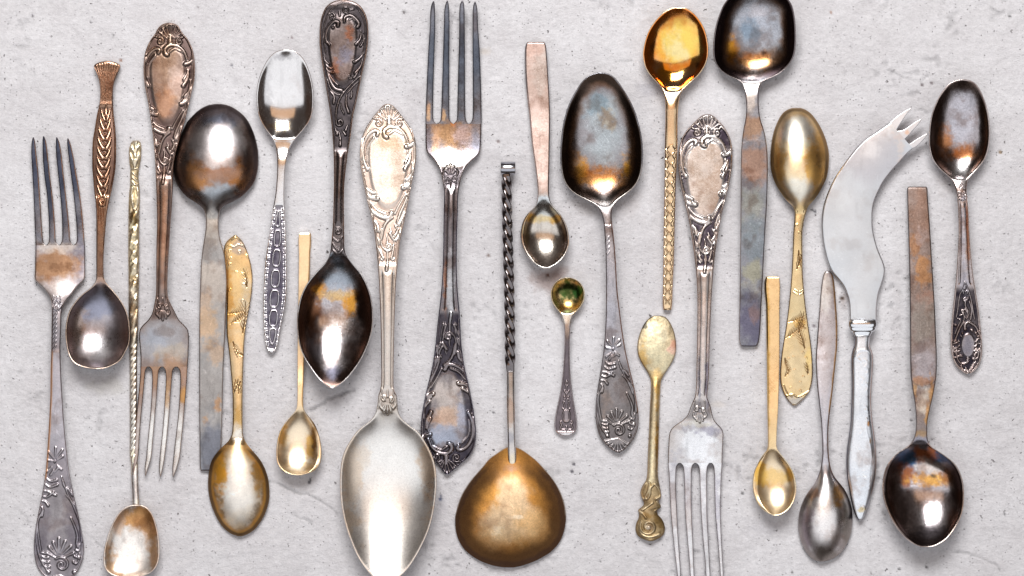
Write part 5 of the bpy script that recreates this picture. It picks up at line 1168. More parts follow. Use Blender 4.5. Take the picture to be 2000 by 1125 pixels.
sheet(r, M_BRS, [(616.5, 1278, 1291), (619, 1271.5, 1299), (625, 1264, 1305.5), (635, 1256.7, 1311.5), (650, 1250, 1317.3), (665, 1246, 1320), (680, 1244.5, 1320.8), (695, 1247, 1318), (710, 1254, 1311), (722, 1261.5, 1303.5), (735, 1268.5, 1295.3), (745, 1271.3, 1291), (760, 1271, 1290), (800, 1269, 1288.5), (850, 1267, 1287), (900, 1264.7, 1285.5), (925, 1264, 1285), (938, 1261.5, 1286.5), (948, 1255, 1288.5), (962, 1250.5, 1291),
     (972, 1252.5, 1291.5), (979, 1256.5, 1286), (985, 1257.5, 1290), (991, 1252, 1291), (997, 1246, 1283.5), (1003, 1248, 1284), (1012, 1247, 1291.5), (1022, 1242.5, 1297), (1032, 1241, 1299), (1042, 1243, 1297), (1049, 1249, 1291), (1054, 1258.5, 1282.5), (1057, 1267, 1274)], [(615, 2.6), (680, 3.6), (735, 3), (900, 2.4), (1058, 2.4)], (.66, .54, .35),
      [(1283, 680, 40, 66, (.74, .68, .48), .9, .4), (1256, 700, 14, 40, (.70, .46, .16), .8, .5), (1272, 622, 16, 8, (.24, .20, .12), .85, .5), (1259, 634, 6, 10, (.10, .09, .07), .95, .5), (1312, 680, 9, 14, (.82, .56, .44), .95, .7), (1316, 672, 7, 8, (.72, .38, .26), .8, .6), (1280, 740, 16, 22, (.74, .52, .22), .7, .5), (1283, 860, 4, 60, (.55, .30, .06), .85, .5), (1284, 770, 5, 26, (.66, .38, .08), .7, .5), (1272, 900, 6, 50, (.85, .78, .55), .7, .4),
       (1288, 1015, 13, 22, (.18, .12, .05), .9, .4), (1262, 1008, 12, 8, (.40, .24, .08), .7, .6), (1266, 1030, 10, 9, (.80, .72, .60), .8, .4), (1250, 1035, 8, 20, (.45, .34, .2), .6, .5), (1296, 650, 12, 20, (.80, .74, .56), .5, .6)], .48, step=1.4, colpx=1.3, sig=1.6,
      crown=.5, round_rod=0, relief=RQ, zone=lambda X, Y, V, D: .7 * sstep(940, 950, Y), cavity=((.22, .13, .04), .75), bowl=dict(neck=735, tip=614, depth=-.8, rim=.5), extra=lambda X, Y, V, HW, D: 1.8 * np.sqrt(np.clip(1 - V ** 2, 0, 1)) * sstep(715, 760, Y) + .35 * (fbm(X, Y, 14, 5, 4) - .5),
      parts=[('bowl', -1e9, 738), ('handle', 738, 944), ('scrolled_end', 944, 1e9)], seed=171, bevel=2.4, mott=.3)

# ================================================================ R  bright fork, tines down
r = thing("dinner_fork", "bright silver rococo fork, its pale pitted tines cut by the bottom edge", "fork", 1370, 650, "forks laid on the plaster")
zR = [(222, 3.4), (350, 6), (500, 9.5), (650, 12.5), (760, 13), (800, 11.5), (850, 8.6), (900, 5.4), (940, 4.6), (1040, 3.9), (1150, 4.6)]
pR = [(1378, 340, 44, 90, (.66, .62, .60), .9, .2), (1374, 650, 16, 110, (.76, .66, .62), .7, .4), (1382, 745, 5, 60, (.30, .28, .36), .7, .5), (1366, 740, 3, 60, (.25, .25, .32), .6, .5), (1360, 870, 60, 60, (.86, .86, .88), 1, .1), (1358, 835, 40, 9, (.50, .48, .52), .7, .9), (1385, 838, 24, 12, (.40, .38, .46), .7, .9), (1318, 900, 12, 26, (.55, .54, .58), .6, .8), (1365, 828, 26, 9, (.72, .68, .58), .6, .6), (1360, 1020, 70, 100, (.84, .82, .83), .9, .1), (1340, 960, 30, 60, (.5, .46, .50), .4, .9), (1400, 1000, 14, 60, (.45, .42, .5), .5, .9), (1380, 1010, 8, 60, (.62, .58, .6), .4, .8)]
RR = Relief().extend(ROC).extend(neck_scrolls(1367, 803, .9, 1, .5))
sheet(r, M_SIL, [(223.5, 1376, 1388), (226, 1370, 1393.5), (232, 1363, 1400), (238, 1356.7, 1406), (243, 1352, 1410.5), (250, 1345, 1416), (262, 1336, 1423), (275, 1330, 1428), (295, 1326, 1430.8), (320, 1324.4, 1430.5), (345, 1326.5, 1427), (370, 1331, 1422), (395, 1337, 1415.5), (420, 1343, 1409.5), (445, 1348, 1404.8), (475, 1352.4, 1400), (500, 1356, 1396.5), (525, 1358.7, 1394), (550, 1360.7, 1392),
     (580, 1362, 1390), (620, 1362, 1388.3), (675, 1361.2, 1386), (725, 1360, 1385), (760, 1359, 1382.8), (775, 1357, 1381.3), (783, 1353.7, 1384), (795, 1348.5, 1388.5), (810, 1343, 1391.5), (820, 1334, 1395), (828, 1322.5, 1401.5), (836, 1312.5, 1409), (845, 1307.8, 1413), (865, 1305.7, 1412.3), (904, 1304.5, 1411)], zR, (.64, .59, .57), pR, .27, step=1.3, colpx=1.2, sig=2.2, crown=.5,
     relief=RR, zone=zsum(band(232, 522), band(782, 820)), cartouche=roc_cart(1378, 350, 37, 82), cavity=((.045, .035, .05), .95), flutes=ridges(528, 776, .66, .4, .1, .5), edgecol=[(0, 2.2, (.55, .40, .34), .6, 220, 780), (0, 1.6, (.3, .28, .3), .6, 780, 905)],
     parts=[('handle', -1e9, 826), ('tine_plate', 826, 1e9)], seed=181, ends=(True, False), thick=1.8)
for rows in ([(1142, 1327, 1329), (1128, 1323.5, 1330), (1100, 1320, 1328.6), (1050, 1314.4, 1325), (1000, 1310, 1322.3), (950, 1307.4, 1320.4), (922, 1306, 1320.6), (911, 1305, 1321.6), (907, 1304.6, 1324), (904, 1304.5, 1327.5)],
             [(1147, 1355, 1357), (1130, 1349, 1356.4), (1100, 1346.3, 1355.2), (1050, 1342, 1353.2), (1000, 1338, 1351), (950, 1336.5, 1350.5), (922, 1335.5, 1351), (911, 1334, 1352), (907, 1331.4, 1354.4), (904, 1327.5, 1358)],
             [(1145, 1385, 1387), (1130, 1379.4, 1387.4), (1100, 1377, 1386.2), (1050, 1372.5, 1383.6), (1000, 1369, 1381.2), (950, 1367, 1380.8), (922, 1366, 1381), (911, 1364.8, 1382.2), (907, 1362, 1384.6), (904, 1358, 1388)],
             [(1142, 1411.5, 1413.5), (1128, 1407.4, 1413.4), (1100, 1405, 1412.2), (1050, 1401, 1409.4), (1000, 1396.8, 1407.4), (950, 1395.4, 1408.6), (922, 1394.6, 1409.6), (911, 1393.6, 1410.4), (907, 1391.4, 1410.8), (904, 1388, 1411)]):
    tine(r, M_SIL, rows, zR, (.8, .78, .79), pR, .22, seed=182, edgecol=[(0, 1.5, (.3, .27, .3), .7, 905, 1150)])

# ================================================================ S  dark round spoon cut by the top edge
r = thing("serving_spoon", "dark spoon whose round bowl is cut by the top edge, with flat blotched handle", "spoon", 1472, 300, "spoons laid on the plaster")
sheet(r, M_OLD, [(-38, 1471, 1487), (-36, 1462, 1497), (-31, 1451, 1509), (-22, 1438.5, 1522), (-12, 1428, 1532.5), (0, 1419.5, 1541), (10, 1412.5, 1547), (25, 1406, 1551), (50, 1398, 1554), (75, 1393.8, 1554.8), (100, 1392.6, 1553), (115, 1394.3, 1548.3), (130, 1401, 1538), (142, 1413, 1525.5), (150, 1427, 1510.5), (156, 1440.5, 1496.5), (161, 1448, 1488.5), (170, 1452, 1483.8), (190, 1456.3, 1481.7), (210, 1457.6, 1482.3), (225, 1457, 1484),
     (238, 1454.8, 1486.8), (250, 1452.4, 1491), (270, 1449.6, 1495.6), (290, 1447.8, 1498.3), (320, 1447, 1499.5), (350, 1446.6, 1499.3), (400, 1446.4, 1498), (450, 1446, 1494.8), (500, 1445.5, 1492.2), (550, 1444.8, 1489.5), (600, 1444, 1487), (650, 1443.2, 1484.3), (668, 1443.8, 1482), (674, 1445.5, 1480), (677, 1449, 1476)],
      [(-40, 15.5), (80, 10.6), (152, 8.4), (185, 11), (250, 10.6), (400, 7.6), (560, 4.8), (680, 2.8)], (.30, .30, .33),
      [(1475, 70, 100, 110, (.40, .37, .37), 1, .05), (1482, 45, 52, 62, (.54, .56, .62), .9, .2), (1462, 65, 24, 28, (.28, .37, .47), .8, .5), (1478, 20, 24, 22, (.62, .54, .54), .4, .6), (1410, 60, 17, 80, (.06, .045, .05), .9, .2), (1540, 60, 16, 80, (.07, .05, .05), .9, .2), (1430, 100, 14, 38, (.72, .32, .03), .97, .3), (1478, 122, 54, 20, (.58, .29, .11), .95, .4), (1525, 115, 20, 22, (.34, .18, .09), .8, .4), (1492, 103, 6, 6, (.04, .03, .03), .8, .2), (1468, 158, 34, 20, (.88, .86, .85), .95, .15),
       (1468, 195, 12, 28, (.62, .56, .52), .8, .3), (1470, 248, 24, 22, (.44, .27, .17), .85, .5), (1473, 320, 30, 40, (.42, .26, .19), .92, .4), (1470, 405, 30, 50, (.36, .36, .33), .9, .5), (1468, 470, 30, 40, (.25, .29, .32), .8, .5), (1468, 530, 20, 26, (.42, .40, .28), .7, .7), (1466, 560, 18, 14, (.46, .44, .38), .5, .8), (1463, 625, 30, 60, (.15, .14, .20), .92, .3), (1474, 610, 10, 18, (.30, .18, .14), .5, .6)], .30, sig=3, crown=.12,
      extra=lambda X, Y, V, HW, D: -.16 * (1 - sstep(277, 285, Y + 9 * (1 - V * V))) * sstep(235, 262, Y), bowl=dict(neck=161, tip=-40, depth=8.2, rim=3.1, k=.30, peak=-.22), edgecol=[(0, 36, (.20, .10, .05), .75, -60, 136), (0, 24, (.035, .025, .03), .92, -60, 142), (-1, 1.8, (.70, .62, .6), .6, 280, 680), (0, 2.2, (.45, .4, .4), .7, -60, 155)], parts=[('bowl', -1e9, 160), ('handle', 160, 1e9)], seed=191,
      roughfn=lambda X, Y, V, D, R: np.where(Y < 160, .18 + .08 * fbm(X, Y, 30, 3, 3), R + .06))

# ================================================================ T  slim gold spoon
r = thing("mustard_spoon", "slim gold spoon with a straight bar handle, right of the bright fork's tines", "spoon", 1510, 780, "slim plain gold spoons")
sheet(r, M_GLD, [(540.5, 1496, 1521.5), (542, 1495, 1522), (600, 1496, 1522.6), (675, 1497, 1522.6), (725, 1497.8, 1522), (795, 1498.5, 1520), (855, 1499.5, 1516.8), (870, 1499.5, 1516.6), (878, 1498, 1518.5), (886, 1491.5, 1524.5), (898, 1483.5, 1534), (906, 1479.5, 1540), (920, 1473.3, 1548), (940, 1470, 1554), (955, 1470.4, 1555), (970, 1473.8, 1553), (980, 1477.5, 1550), (990, 1484, 1544), (998, 1493, 1536.5), (1004, 1503, 1526), (1007, 1511, 1518)],
      [(538, 3.4), (700, 5.6), (850, 8.6), (880, 8), (940, 8.2), (1010, 10.8)], (.92, .68, .38), [(1498, 700, 6.5, 230, (.62, .38, .10), .9, .1), (1513, 940, 52, 74, (.97, .80, .58), 1, .05), (1485, 925, 18, 30, (.85, .48, .06), .9, .35), (1545, 925, 12, 18, (.86, .50, .08), .85, .4), (1514, 930, 40, 18, (.88, .58, .18), .7, .4), (1512, 980, 30, 18, (.92, .80, .6), .5, .5)], .15, sig=1.8,
      facet=(-1, .12, 1.7), bevel=1.0, bowl=dict(neck=876, tip=1009, depth=4.6, rim=2.4, k=.30, peak=-.15), edgecol=[(0, 1.8, (.97, .84, .60), .8, 890, 1020)], parts=[('handle', -1e9, 881), ('bowl', 881, 1e9)], seed=201, mott=.05, wear=.2, roughfn=lambda X, Y, V, D, R: np.where(Y < 878, R + .14, R + .16))

# ================================================================ U  engraved gilt spoon, bowl up the picture
r = thing("dessert_spoon", "engraved gilt spoon, golden oval bowl face down, left of the curved cheese knife", "spoon", 1560, 500, "gilt engraved spoons turned face down")
RU = Relief()
leaf_engraving(RU, 1535, 660, -40, 42, 6); leaf_engraving(RU, 1540, 628, -20, 32, 5); leaf_engraving(RU, 1560, 648, -75, 40, 5); leaf_engraving(RU, 1572, 680, -110, 44, 5); leaf_engraving(RU, 1533, 700, 70, 26, 4); leaf_engraving(RU, 1560, 630, 35, 18, 3)
leaf_engraving(RU, 1556, 525, -70, 30, 3); leaf_engraving(RU, 1560, 490, 80, 30, 3); leaf_engraving(RU, 1533, 735, -60, 20, 3); leaf_engraving(RU, 1578, 730, -100, 24, 3)
RU.add([(1552, 566), (1561, 570), (1569, 566)], 1.2, 1.2, .4); RU.add([(1549, 570), (1560, 576), (1568, 572)], 1.2, 1.2, .4)
RU.add([(1537, 773), (1547, 770), (1558, 775), (1570, 770), (1580, 764)], 1.3, 1.3, .5); RU.add([(1531, 752), (1538, 768), (1547, 775)], 1.1, 1.1, .4)
dots(RU, [(1540, 702), (1550, 698), (1568, 690), (1552, 724), (1569, 737), (1563, 748), (1544, 758), (1563, 764), (1574, 700), (1556, 440), (1562, 455), (1571, 412), (1556, 412)])
pU = [(1560, 310, 70, 110, (.96, .78, .52), 1, .1), (1552, 250, 40, 34, (.88, .85, .78), .85, .3), (1590, 320, 20, 60, (.84, .46, .10), .85, .5), (1522, 320, 14, 46, (.84, .48, .14), .85, .4), (1608, 300, 12, 60, (.46, .27, .10), .85, .4), (1511, 330, 9, 50, (.30, .20, .10), .8, .4), (1560, 375, 36, 30, (.90, .88, .80), .85, .3), (1598, 378, 9, 18, (.30, .17, .05), .9, .3), (1530, 232, 20, 14, (.6, .56, .5), .5, .5),
      (1560, 420, 16, 26, (.82, .62, .30), .6, .7), (1556, 600, 26, 40, (.80, .64, .38), .8, .5), (1560, 630, 12, 10, (.85, .50, .14), .8, .5), (1556, 720, 30, 50, (.86, .68, .42), .8, .4), (1552, 784, 26, 10, (.52, .48, .44), .9, .3), (1580, 700, 8, 26, (.92, .66, .26), .7, .5)]
sheet(r, M_GLD, [(211, 1547, 1564), (213, 1540.5, 1571), (218, 1532, 1579.5), (225, 1525.5, 1587), (240, 1517.5, 1598), (258, 1510.8, 1607.5), (280, 1506.5, 1615.3), (305, 1504.5, 1619.5), (325, 1505, 1618.5), (345, 1509, 1615), (362, 1516, 1608), (378, 1526, 1599), (390, 1535, 1590.5), (398, 1543, 1583), (404, 1548.5, 1578), (414, 1551.7, 1575), (430, 1551, 1570.5), (450, 1549.5, 1567.7), (500, 1547.6, 1567.5), (530, 1546.2, 1568),
     (560, 1544, 1570), (600, 1540, 1574), (640, 1534.8, 1579.5), (675, 1529, 1584.5), (700, 1525.7, 1586.7), (730, 1523.7, 1587.8), (750, 1525, 1585.3), (765, 1529.5, 1580.3), (778, 1536, 1570.5), (787, 1543, 1561), (792, 1548.5, 1555)], [(210, 2), (300, 4.2), (400, 8), (450, 9), (600, 6.2), (700, 4.2), (795, 2.6)], (.84, .62, .34), pU, .27, step=1.5, colpx=1.4, sig=3, crown=.6,
      relief=RU, zone=lambda X, Y, V, D: 0 * X, cavity=((.24, .13, .05), .95), bowl=dict(neck=416, tip=209, depth=-8.8, rim=.5, k=.30), edgecol=[(0, 22, (.74, .42, .12), .6, 225, 385), (0, 9, (.22, .14, .07), .8, 215, 385), (-1, 2, (.25, .16, .09), .8, 405, 790), (1, 1.6, (.5, .35, .2), .6, 405, 790)], parts=[('bowl', -1e9, 403), ('handle', 403, 1e9)], seed=211, wear=.35, roughfn=lambda X, Y, V, D, R: R + .10 * (Y < 410))

# ================================================================ V  plain old spoon, bowl face down
r = thing("dessert_spoon", "plain lilac grey spoon turned face down, its bowl against the silver knife handle", "spoon", 1613, 820, "spoons laid on the plaster")
sheet(r, M_SIL, [(529, 1613, 1620.5), (531.5, 1609.5, 1624), (540, 1606.8, 1627.3), (560, 1603.7, 1630.3), (600, 1600.5, 1633.5), (640, 1597.3, 1635.8), (675, 1594.8, 1635.4), (700, 1593.2, 1633), (732, 1594.4, 1629.6), (755, 1596, 1627.3), (777, 1598.5, 1624.8), (800, 1601, 1621.8), (822, 1603.2, 1619.2), (844, 1604.6, 1618), (867, 1605.8, 1618), (885, 1606, 1618.8), (903, 1604.5, 1620.5), (917, 1602, 1623.8), (930, 1597.5, 1629.5),
     (945, 1590.5, 1641.5), (958, 1580.5, 1651), (974, 1570.3, 1658.5), (1001, 1561, 1664.8), (1024, 1558.7, 1665), (1040, 1560, 1662.5), (1055, 1563.5, 1657.5), (1070, 1569.5, 1650), (1082, 1577, 1640.5), (1090, 1584.5, 1629), (1095, 1592.5, 1617.5), (1097, 1600, 1608)], [(527, 3), (640, 5.4), (800, 9), (880, 9.4), (930, 6.6), (1000, 3.8), (1100, 3.2)], (.62, .60, .64),
      [(1608, 560, 18, 60, (.74, .74, .72), .6, .4), (1612, 1010, 70, 100, (.72, .68, .68), 1, .1), (1610, 1005, 38, 66, (.95, .92, .91), .95, .25), (1640, 965, 14, 26, (.74, .42, .14), .9, .4), (1586, 965, 14, 12, (.58, .34, .24), .8, .6), (1655, 1020, 12, 60, (.30, .26, .22), .85, .3), (1573, 1030, 12, 60, (.34, .27, .30), .8, .4), (1612, 1085, 50, 16, (.32, .28, .25), .9, .4), (1648, 950, 12, 12, (.36, .22, .14), .7, .4), (1630, 1050, 18, 30, (.62, .52, .48), .6, .6), (1582, 1000, 10, 20, (.55, .44, .5), .6, .6)], .28,
      sig=3.5, crown=.55, bowl=dict(neck=906, tip=1099, depth=-9, rim=.5, k=.30), edgecol=[(0, 12, (.30, .26, .24), .6, 965, 1110), (1, 4.5, (.60, .32, .12), .9, 540, 800), (-1, 2, (.12, .1, .12), .8, 640, 930), (1, 3, (.4, .22, .14), .8, 800, 930)], parts=[('handle', -1e9, 922), ('bowl', 922, 1e9)], seed=221, mott=.14, roughfn=lambda X, Y, V, D, R: R + .04)

# ================================================================ W  cheese knife
r = thing("cheese_knife", "curved cheese knife with a pale steel blade, three prongs and engraved silver handle", "knife", 1685, 640)
blade = [(1659.5, 626, 1712, 626), (1659.6, 612, 1711.8, 606), (1658.3, 590, 1713.3, 588), (1654, 574, 1716.5, 570), (1647, 558, 1721.5, 556), (1636.5, 544.5, 1726, 541), (1624.5, 530, 1728.3, 527), (1616, 511, 1725, 512), (1609.6, 487, 1719, 498), (1605.8, 463, 1713, 482), (1604.3, 440, 1707.5, 462), (1605.6, 417, 1704, 440), (1610, 395, 1704, 416), (1618, 373, 1707, 395), (1630, 348, 1714, 377), (1643, 328, 1724, 357), (1656, 309.5, 1740, 335), (1670, 291.5, 1756, 317), (1686, 275, 1770, 301.5), (1712, 257, 1780.5, 292), (1738, 238.5, 1783, 290)]
zW = [(200, 11), (260, 10.6), (310, 9.6), (380, 7.8), (460, 6.6), (626, 5)]
sheet(r, M_STL, blade, zW, (.66, .68, .71), [(1690, 300, 80, 60, (.56, .54, .57), .7, .4), (1760, 290, 12, 26, (.76, .66, .60), .6, .5), (1752, 268, 14, 10, (.74, .62, .58), .5, .6), (1700, 290, 26, 24, (.86, .84, .85), .5, .3)], .36, step=2, colpx=2.2, sig=2.5, crown=.5, facet=(-1, .035, .5), bevel=1.0, thick=1.0, extra=lambda X, Y, V, HW, D: .5 * (fbm(X, Y, 110, 9, 2) - .5), parts=[('blade', -1e9, 1e9)], seed=231, ends=(True, False), mott=.05, wear=.3,
      edgecol=[(1, 2.2, (.60, .52, .52), .5, 300, 700)])
for rows in ([(1779.5, 210.5, 1780.5, 211.5), (1770, 215, 1774, 219), (1757, 223, 1765, 232.5), (1747, 230.5, 1757.5, 244), (1738, 238.5, 1751.5, 254)],
             [(1799.5, 231.5, 1800.5, 232.5), (1788, 237.5, 1793, 243.5), (1775, 246.5, 1783.5, 254), (1762, 254, 1773.5, 266), (1752, 255, 1766.5, 272.5)],
             [(1811.5, 260, 1812.5, 261), (1799, 266.5, 1804, 272.5), (1786, 274, 1795, 282), (1776, 280.5, 1787, 288), (1767, 273.5, 1783, 290)]):
    sheet(r, M_STL, rows, zW, (.76, .75, .77), [(1772, 257, 5, 5, (.80, .50, .34), .7, .5)], .36, step=1.5, colpx=1.6, sig=.8, bevel=1.0, thick=1.0, parts=[('prong', -1e9, 1e9)], seed=232, ends=(True, False), nb=3, mott=.03)
rod(r, "bolster", M_POL, [(625, 1685.5, 6, 25.8, 9), (628, 1685.3, 6, 27.2, 11), (634, 1685, 6, 27.8, 12), (638, 1685, 6, 27, 11.5), (640.5, 1685, 6, 25.6, 10.5), (643, 1685, 6, 25, 10.4), (646, 1684.8, 6, 23.4, 9.8), (648, 1684.6, 6, 20, 8.5), (652, 1684.3, 6, 17.5, 8), (656, 1684, 6, 15.8, 7.6)], 40, (.80, .82, .86), .18, 2.6, None, 1.0, mott=.03)
RW = Relief()
def w6(*a): return [(1460 + x / 2.2286, 620 + y / 2.2286) for x, y in a]
for a in (((490, 160), (478, 175), (490, 190)), ((505, 180), (522, 195), (515, 215)), ((510, 215), (525, 228), (520, 245)), ((490, 260), (505, 270), (500, 290)), ((515, 285), (525, 300), (518, 320)), ((512, 385), (522, 395), (515, 405)), ((490, 480), (500, 495), (492, 510)), ((465, 620), (480, 650), (470, 690)), ((485, 560), (500, 600), (490, 640))):
    RW.add(w6(*a), 1.2, 1.8, .28)
for k in range(7): RW.add(w6((515, 618 + 18 * k), (532, 640 + 17 * k), (520, 662 + 15 * k), (500, 672 + 12 * k)), 1.2, 1.6, .30, 'leaf' if k % 2 == 0 else None)
for k in range(6): RW.add(w6((455, 690 + 14 * k), (470, 700 + 14 * k), (488, 695 + 14 * k)), 1.0, 1.5, .25)
RW.spiral(*w6((505, 745))[0], 7, 1.2, 0, 1, 1.5, .32, 'scroll'); RW.add(w6((520, 440), (517, 480), (525, 520), (535, 560), (540, 620), (528, 690)), 1.2, 1.2, .35); RW.add(w6((470, 175), (478, 150), (500, 140), (525, 145), (540, 165)), 1.2, 1.2, .3)
RW.add(w6((480, 835), (488, 820), (496, 835), (505, 822), (512, 838)), 1.3, 1.6, .5); RW.spiral(*w6((492, 705))[0], 9, 1, 2, -1, 1.2, .25, None)
for _q in RW.st: _q['h'] *= .55
sheet(r, M_SIL, [(653, 1668, 1700.5), (660, 1669, 1699.5), (668, 1669, 1698.7), (676, 1667.5, 1698.5), (685, 1664.5, 1702.8), (695, 1662.6, 1705), (725, 1662.6, 1704.3), (750, 1663, 1702.5), (775, 1662.6, 1701.2), (800, 1662, 1702), (825, 1660.8, 1704.5), (850, 1657.8, 1708), (875, 1654.3, 1710.5), (900, 1652.6, 1712), (925, 1653.6, 1710.5), (950, 1657, 1706.3), (970, 1660.8, 1701.2), (990, 1665.2, 1695.8),
      (1004, 1669.3, 1691), (1012, 1673, 1687), (1015.5, 1676, 1683.5)], [(650, 7.2), (700, 8), (900, 8.4), (1017, 5)], (.80, .83, .88), [(1680, 800, 26, 200, (.82, .85, .90), .6, .3), (1696.5, 827, 3, 6, (.55, .25, .08), .95, .3), (1700, 862, 2, 6, (.5, .28, .12), .8, .3), (1682, 995, 9, 5, (.70, .56, .30), .8, .7)], .33, step=1.5, colpx=1.4, sig=3,
      extra=lambda X, Y, V, HW, D: 2.2 * (1 - np.abs(V) ** 4.5) - 1.2, relief=RW, zone=lambda X, Y, V, D: 0 * X, cavity=((.3, .3, .34), .5), bevel=3, thick=3.5, edgecol=[(-1, 3.4, (.06, .06, .10), .85, 660, 1012), (1, 2.6, (.62, .36, .24), .8, 680, 960), (1, 1.2, (.08, .07, .1), .8, 680, 1012)], parts=[('handle', -1e9, 1e9)], seed=233, mott=.06)

# ================================================================ X  strap handled spoon
r = thing("table_spoon", "brown strap handled spoon with a deep iridescent mirror bowl at the lower right", "spoon", 1800, 720, "spoons laid on the plaster")
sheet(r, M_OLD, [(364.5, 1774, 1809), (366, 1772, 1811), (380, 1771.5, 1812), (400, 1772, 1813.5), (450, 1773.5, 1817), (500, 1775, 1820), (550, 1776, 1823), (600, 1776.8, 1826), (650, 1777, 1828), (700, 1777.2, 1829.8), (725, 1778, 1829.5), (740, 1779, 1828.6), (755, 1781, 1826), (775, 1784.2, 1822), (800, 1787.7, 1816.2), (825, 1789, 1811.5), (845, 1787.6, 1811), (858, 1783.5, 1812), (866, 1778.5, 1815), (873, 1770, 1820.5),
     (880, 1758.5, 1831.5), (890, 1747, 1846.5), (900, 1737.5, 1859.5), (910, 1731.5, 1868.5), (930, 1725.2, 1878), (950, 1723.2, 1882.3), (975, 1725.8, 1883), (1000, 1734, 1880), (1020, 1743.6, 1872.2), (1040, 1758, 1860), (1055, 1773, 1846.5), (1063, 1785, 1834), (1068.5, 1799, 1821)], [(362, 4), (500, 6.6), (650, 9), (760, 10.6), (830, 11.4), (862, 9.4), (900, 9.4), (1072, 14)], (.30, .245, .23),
      [(1800, 420, 26, 50, (.32, .22, .18), .8, .5), (1790, 480, 14, 30, (.40, .22, .12), .8, .7), (1805, 530, 16, 30, (.46, .25, .12), .85, .6), (1812, 590, 16, 30, (.42, .27, .22), .7, .7), (1800, 460, 12, 20, (.55, .46, .46), .5, .8), (1800, 640, 28, 60, (.32, .30, .28), .7, .5), (1806, 710, 28, 36, (.42, .40, .44), .85, .4), (1800, 745, 30, 10, (.46, .24, .12), .6, .6), (1804, 785, 17, 30, (.70, .66, .60), .85, .4), (1820, 770, 6, 34, (.58, .32, .12), .8, .5), (1812, 810, 6, 24, (.62, .34, .12), .8, .4), (1787, 765, 5, 16, (.5, .3, .12), .6, .5), (1798, 848, 14, 10, (.46, .30, .16), .7, .5), (1798, 864, 20, 12, (.26, .27, .34), .8, .5),
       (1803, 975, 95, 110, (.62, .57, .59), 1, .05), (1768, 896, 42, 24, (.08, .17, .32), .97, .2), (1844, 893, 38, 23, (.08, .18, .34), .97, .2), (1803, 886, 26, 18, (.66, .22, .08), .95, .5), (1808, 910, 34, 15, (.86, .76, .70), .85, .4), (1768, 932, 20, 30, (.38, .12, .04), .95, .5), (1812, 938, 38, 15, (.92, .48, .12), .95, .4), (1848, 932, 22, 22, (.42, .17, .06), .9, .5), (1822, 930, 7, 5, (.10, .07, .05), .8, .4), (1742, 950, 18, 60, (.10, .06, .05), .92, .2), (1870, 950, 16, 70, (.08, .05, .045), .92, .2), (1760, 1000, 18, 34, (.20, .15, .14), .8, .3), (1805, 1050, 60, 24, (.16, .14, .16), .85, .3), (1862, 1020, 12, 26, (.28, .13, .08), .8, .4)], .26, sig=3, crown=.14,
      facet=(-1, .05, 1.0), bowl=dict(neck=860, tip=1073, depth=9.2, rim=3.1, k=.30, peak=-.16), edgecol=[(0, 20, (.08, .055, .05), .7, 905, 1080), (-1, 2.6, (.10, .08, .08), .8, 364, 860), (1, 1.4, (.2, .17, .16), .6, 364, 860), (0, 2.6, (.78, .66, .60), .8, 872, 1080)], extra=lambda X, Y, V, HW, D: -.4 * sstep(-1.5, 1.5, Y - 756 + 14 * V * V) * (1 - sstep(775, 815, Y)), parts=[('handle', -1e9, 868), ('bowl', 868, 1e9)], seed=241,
      roughfn=lambda X, Y, V, D, R: np.where(Y > 868, .13 + .10 * fbm(X, Y, 40, 3, 4), R + .08))

# ================================================================ Y  ornate spoon at the far right
r = thing("dessert_spoon", "rightmost spoon, dark and ornate, with an oval medallion in scrollwork at its handle end", "spoon", 1880, 420, "spoons laid on the plaster")
RY = Relief()
def y3(*a): return [(1600 + x / 5.0, 450 + y / 5.0) for x, y in a]
def y4(*a): return [(1600 + x / 5.0, 675 + y / 5.0) for x, y in a]
RY.add(y3((1425, 505), (1402, 580), (1375, 625), (1362, 700), (1352, 780), (1338, 850)), 1.5, 1.5, .55); RY.add(y3((1425, 505), (1455, 580), (1475, 640), (1492, 720), (1505, 800), (1518, 870)), 1.5, 1.5, .55)
RY.add(y3((1425, 535), (1422, 570)), 1.6, 2.6, .6, 'leaf_drop')
for s in (-1, 1): RY.add(y3((1428, 600), (1428 + 22 * s, 585), (1428 + 18 * s, 620)), 1.1, 1.5, .5)
RY.spiral(*y3((1425, 680))[0], 5.5, 1.0, -.3, -1, 2.1, .9, 'volute'); RY.add(y3((1455, 660), (1425, 720), (1455, 790)), 1.6, 2.2, .8, 'scroll'); RY.add(y3((1470, 700), (1490, 780), (1478, 870)), 1.7, 2.4, .8, 'scroll')
RY.spiral(*y3((1405, 785))[0], 4.5, 1.0, 1, 1, 1.9, .85, 'volute'); RY.add(y3((1425, 770), (1455, 820), (1440, 860)), 1.5, 2.2, .8, 'scroll')
RY.add(y3((1375, 830), (1412, 820), (1412, 880), (1372, 960), (1340, 1040), (1318, 1085)), 1.8, 2.2, .9, 'scroll'); RY.add(y3((1352, 860), (1380, 880), (1345, 960), (1325, 1010)), 1.1, 1.3, .6)
RY.add(y3((1500, 925), (1460, 895), (1425, 920), (1425, 965)), 2.2, 3.6, 1.0, 'scroll'); RY.add(y3((1470, 900), (1520, 930), (1555, 990), (1575, 1050)), 2.4, 1.8, .9, 'scroll')
for a in ((1492, 975, 3.6), (1530, 1003, 3.2), (1552, 1035, 2.8), (1330, 925, 2.8), (1322, 1085, 3.4), (1400, 1005, 2.2), (1385, 1035, 2.2)): RY.bead(*y3(a[:2])[0], a[2], .85, 'bead')
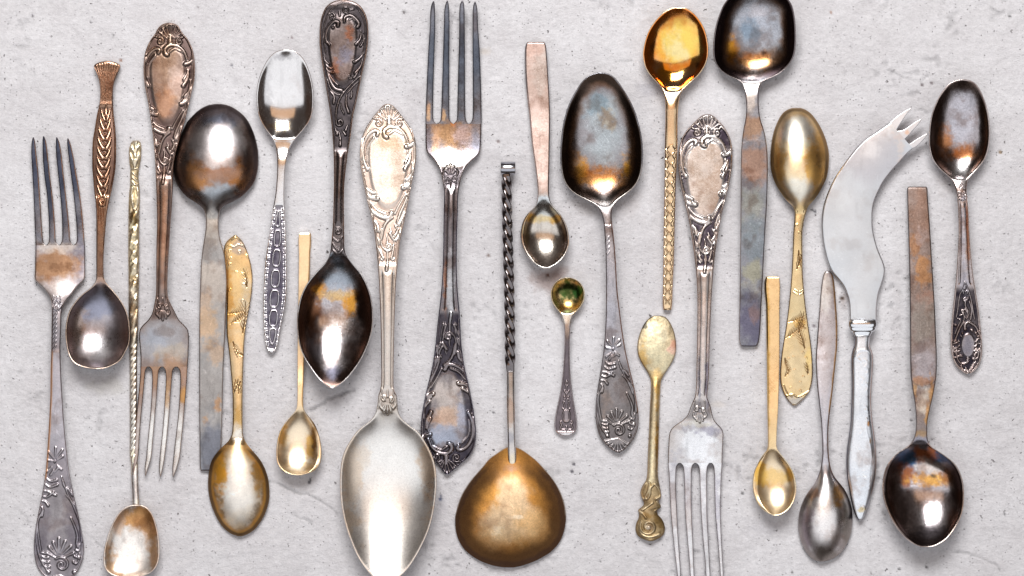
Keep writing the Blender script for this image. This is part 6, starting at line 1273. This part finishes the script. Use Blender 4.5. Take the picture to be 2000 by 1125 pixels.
for k in range(4):
    RY.add([(1862 + k * .6, 672 + 9 * k), (1868 + k, 670 + 9 * k), (1873 + k * .8, 666 + 9 * k)], 1.4, 2.4, .8, 'leaf'); RY.add([(1915 - k, 662 + 9.5 * k), (1910 - k, 662 + 9 * k), (1906 - k, 668 + 9 * k)], 1.4, 2.6, .8, 'leaf')
for a in (((1330, 60), (1350, 100), (1390, 100)), ((1340, 110), (1380, 170), (1440, 165), (1452, 125)), ((1385, 190), (1405, 235), (1425, 240)), ((1530, 150), (1500, 190), (1470, 240)), ((1560, 60), (1545, 120), (1505, 130)), ((1575, 10), (1560, 60), (1548, 50)), ((1545, 180), (1520, 220), (1495, 255)), ((1310, 10), (1320, 60), (1345, 50)), ((1430, 215), (1455, 260), (1470, 272))):
    RY.add(y4(*a), 1.4, 3.2, .85, 'leaf')
for k in range(3): RY.add([(1870.5, 378 + 6 * k), (1875, 376 + 6 * k), (1879, 379 + 6 * k), (1884, 376 + 6 * k), (1888, 378 + 6 * k)], 1.5, 1.5, .55, 'band')
RY.add([(1873, 366), (1878, 360), (1884, 366)], 1.2, 1.5, .5)
sheet(r, M_OLD, [(155, 1873, 1887), (157, 1865.5, 1895.5), (163, 1854, 1905.5), (175, 1843, 1914.5), (190, 1833, 1921.2), (210, 1824, 1927.8), (230, 1818, 1931.8), (255, 1814.7, 1934), (275, 1814, 1933.3), (295, 1816, 1929.7), (310, 1821, 1924), (325, 1831, 1913.5), (337, 1843, 1903), (345, 1852.5, 1895.5), (353, 1860, 1890.3), (363, 1864.2, 1888), (375, 1867.8, 1888), (392, 1870, 1890), (420, 1871.6, 1892.4), (450, 1872.2, 1893.7), (475, 1871.5, 1895.2),
     (500, 1870, 1897.3), (525, 1868.3, 1899.6), (550, 1866.3, 1903), (575, 1863.8, 1907), (600, 1861, 1911), (625, 1858.8, 1914), (650, 1857, 1916.7), (675, 1856.5, 1918.6), (690, 1858.3, 1918.4), (705, 1862.5, 1915.3), (716, 1869, 1910.5), (724, 1877.5, 1903.5), (729.5, 1885, 1896.5)], [(153, 13), (260, 9.6), (345, 7.6), (375, 9.2), (450, 9.4), (580, 6.2), (735, 3)], (.50, .43, .42),
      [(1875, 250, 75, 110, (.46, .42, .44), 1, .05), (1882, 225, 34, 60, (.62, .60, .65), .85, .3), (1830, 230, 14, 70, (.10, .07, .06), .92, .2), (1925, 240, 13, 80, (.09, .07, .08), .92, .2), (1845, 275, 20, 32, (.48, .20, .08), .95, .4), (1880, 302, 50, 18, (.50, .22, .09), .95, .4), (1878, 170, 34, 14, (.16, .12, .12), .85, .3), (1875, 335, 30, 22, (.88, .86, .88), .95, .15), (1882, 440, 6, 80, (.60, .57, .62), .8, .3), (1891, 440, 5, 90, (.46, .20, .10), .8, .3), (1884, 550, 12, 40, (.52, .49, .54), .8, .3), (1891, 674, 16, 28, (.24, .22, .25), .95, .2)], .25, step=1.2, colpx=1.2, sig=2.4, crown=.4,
      relief=RY, zone=lambda X, Y, V, D: 1.0 * sstep(555, 572, Y) * (1 - sstep(722, 727, Y)) * sstep(3.0, 4.4, D), cartouche=lambda X, Y: 1 - sstep(.85, 1.05, np.hypot((X - 1891) / 13.5, (Y - 674) / 24)), cavity=((.03, .025, .035), .96), flutes=ridges(392, 560, .62, .4, .12, .35), edgecol=[(0, 22, (.10, .065, .05), .85, 150, 318), (0, 2.6, (.80, .66, .60), .8, 390, 740), (0, 2.4, (.80, .70, .68), .85, 150, 350)],
      bowl=dict(neck=351, tip=153, depth=6.9, rim=3.0, k=.30, peak=-.2), parts=[('bowl', -1e9, 352), ('handle', 352, 1e9)], seed=251, minpart=24, roughfn=lambda X, Y, V, D, R: np.where(Y < 352, .18 + .08 * fbm(X, Y, 30, 3, 3), R))
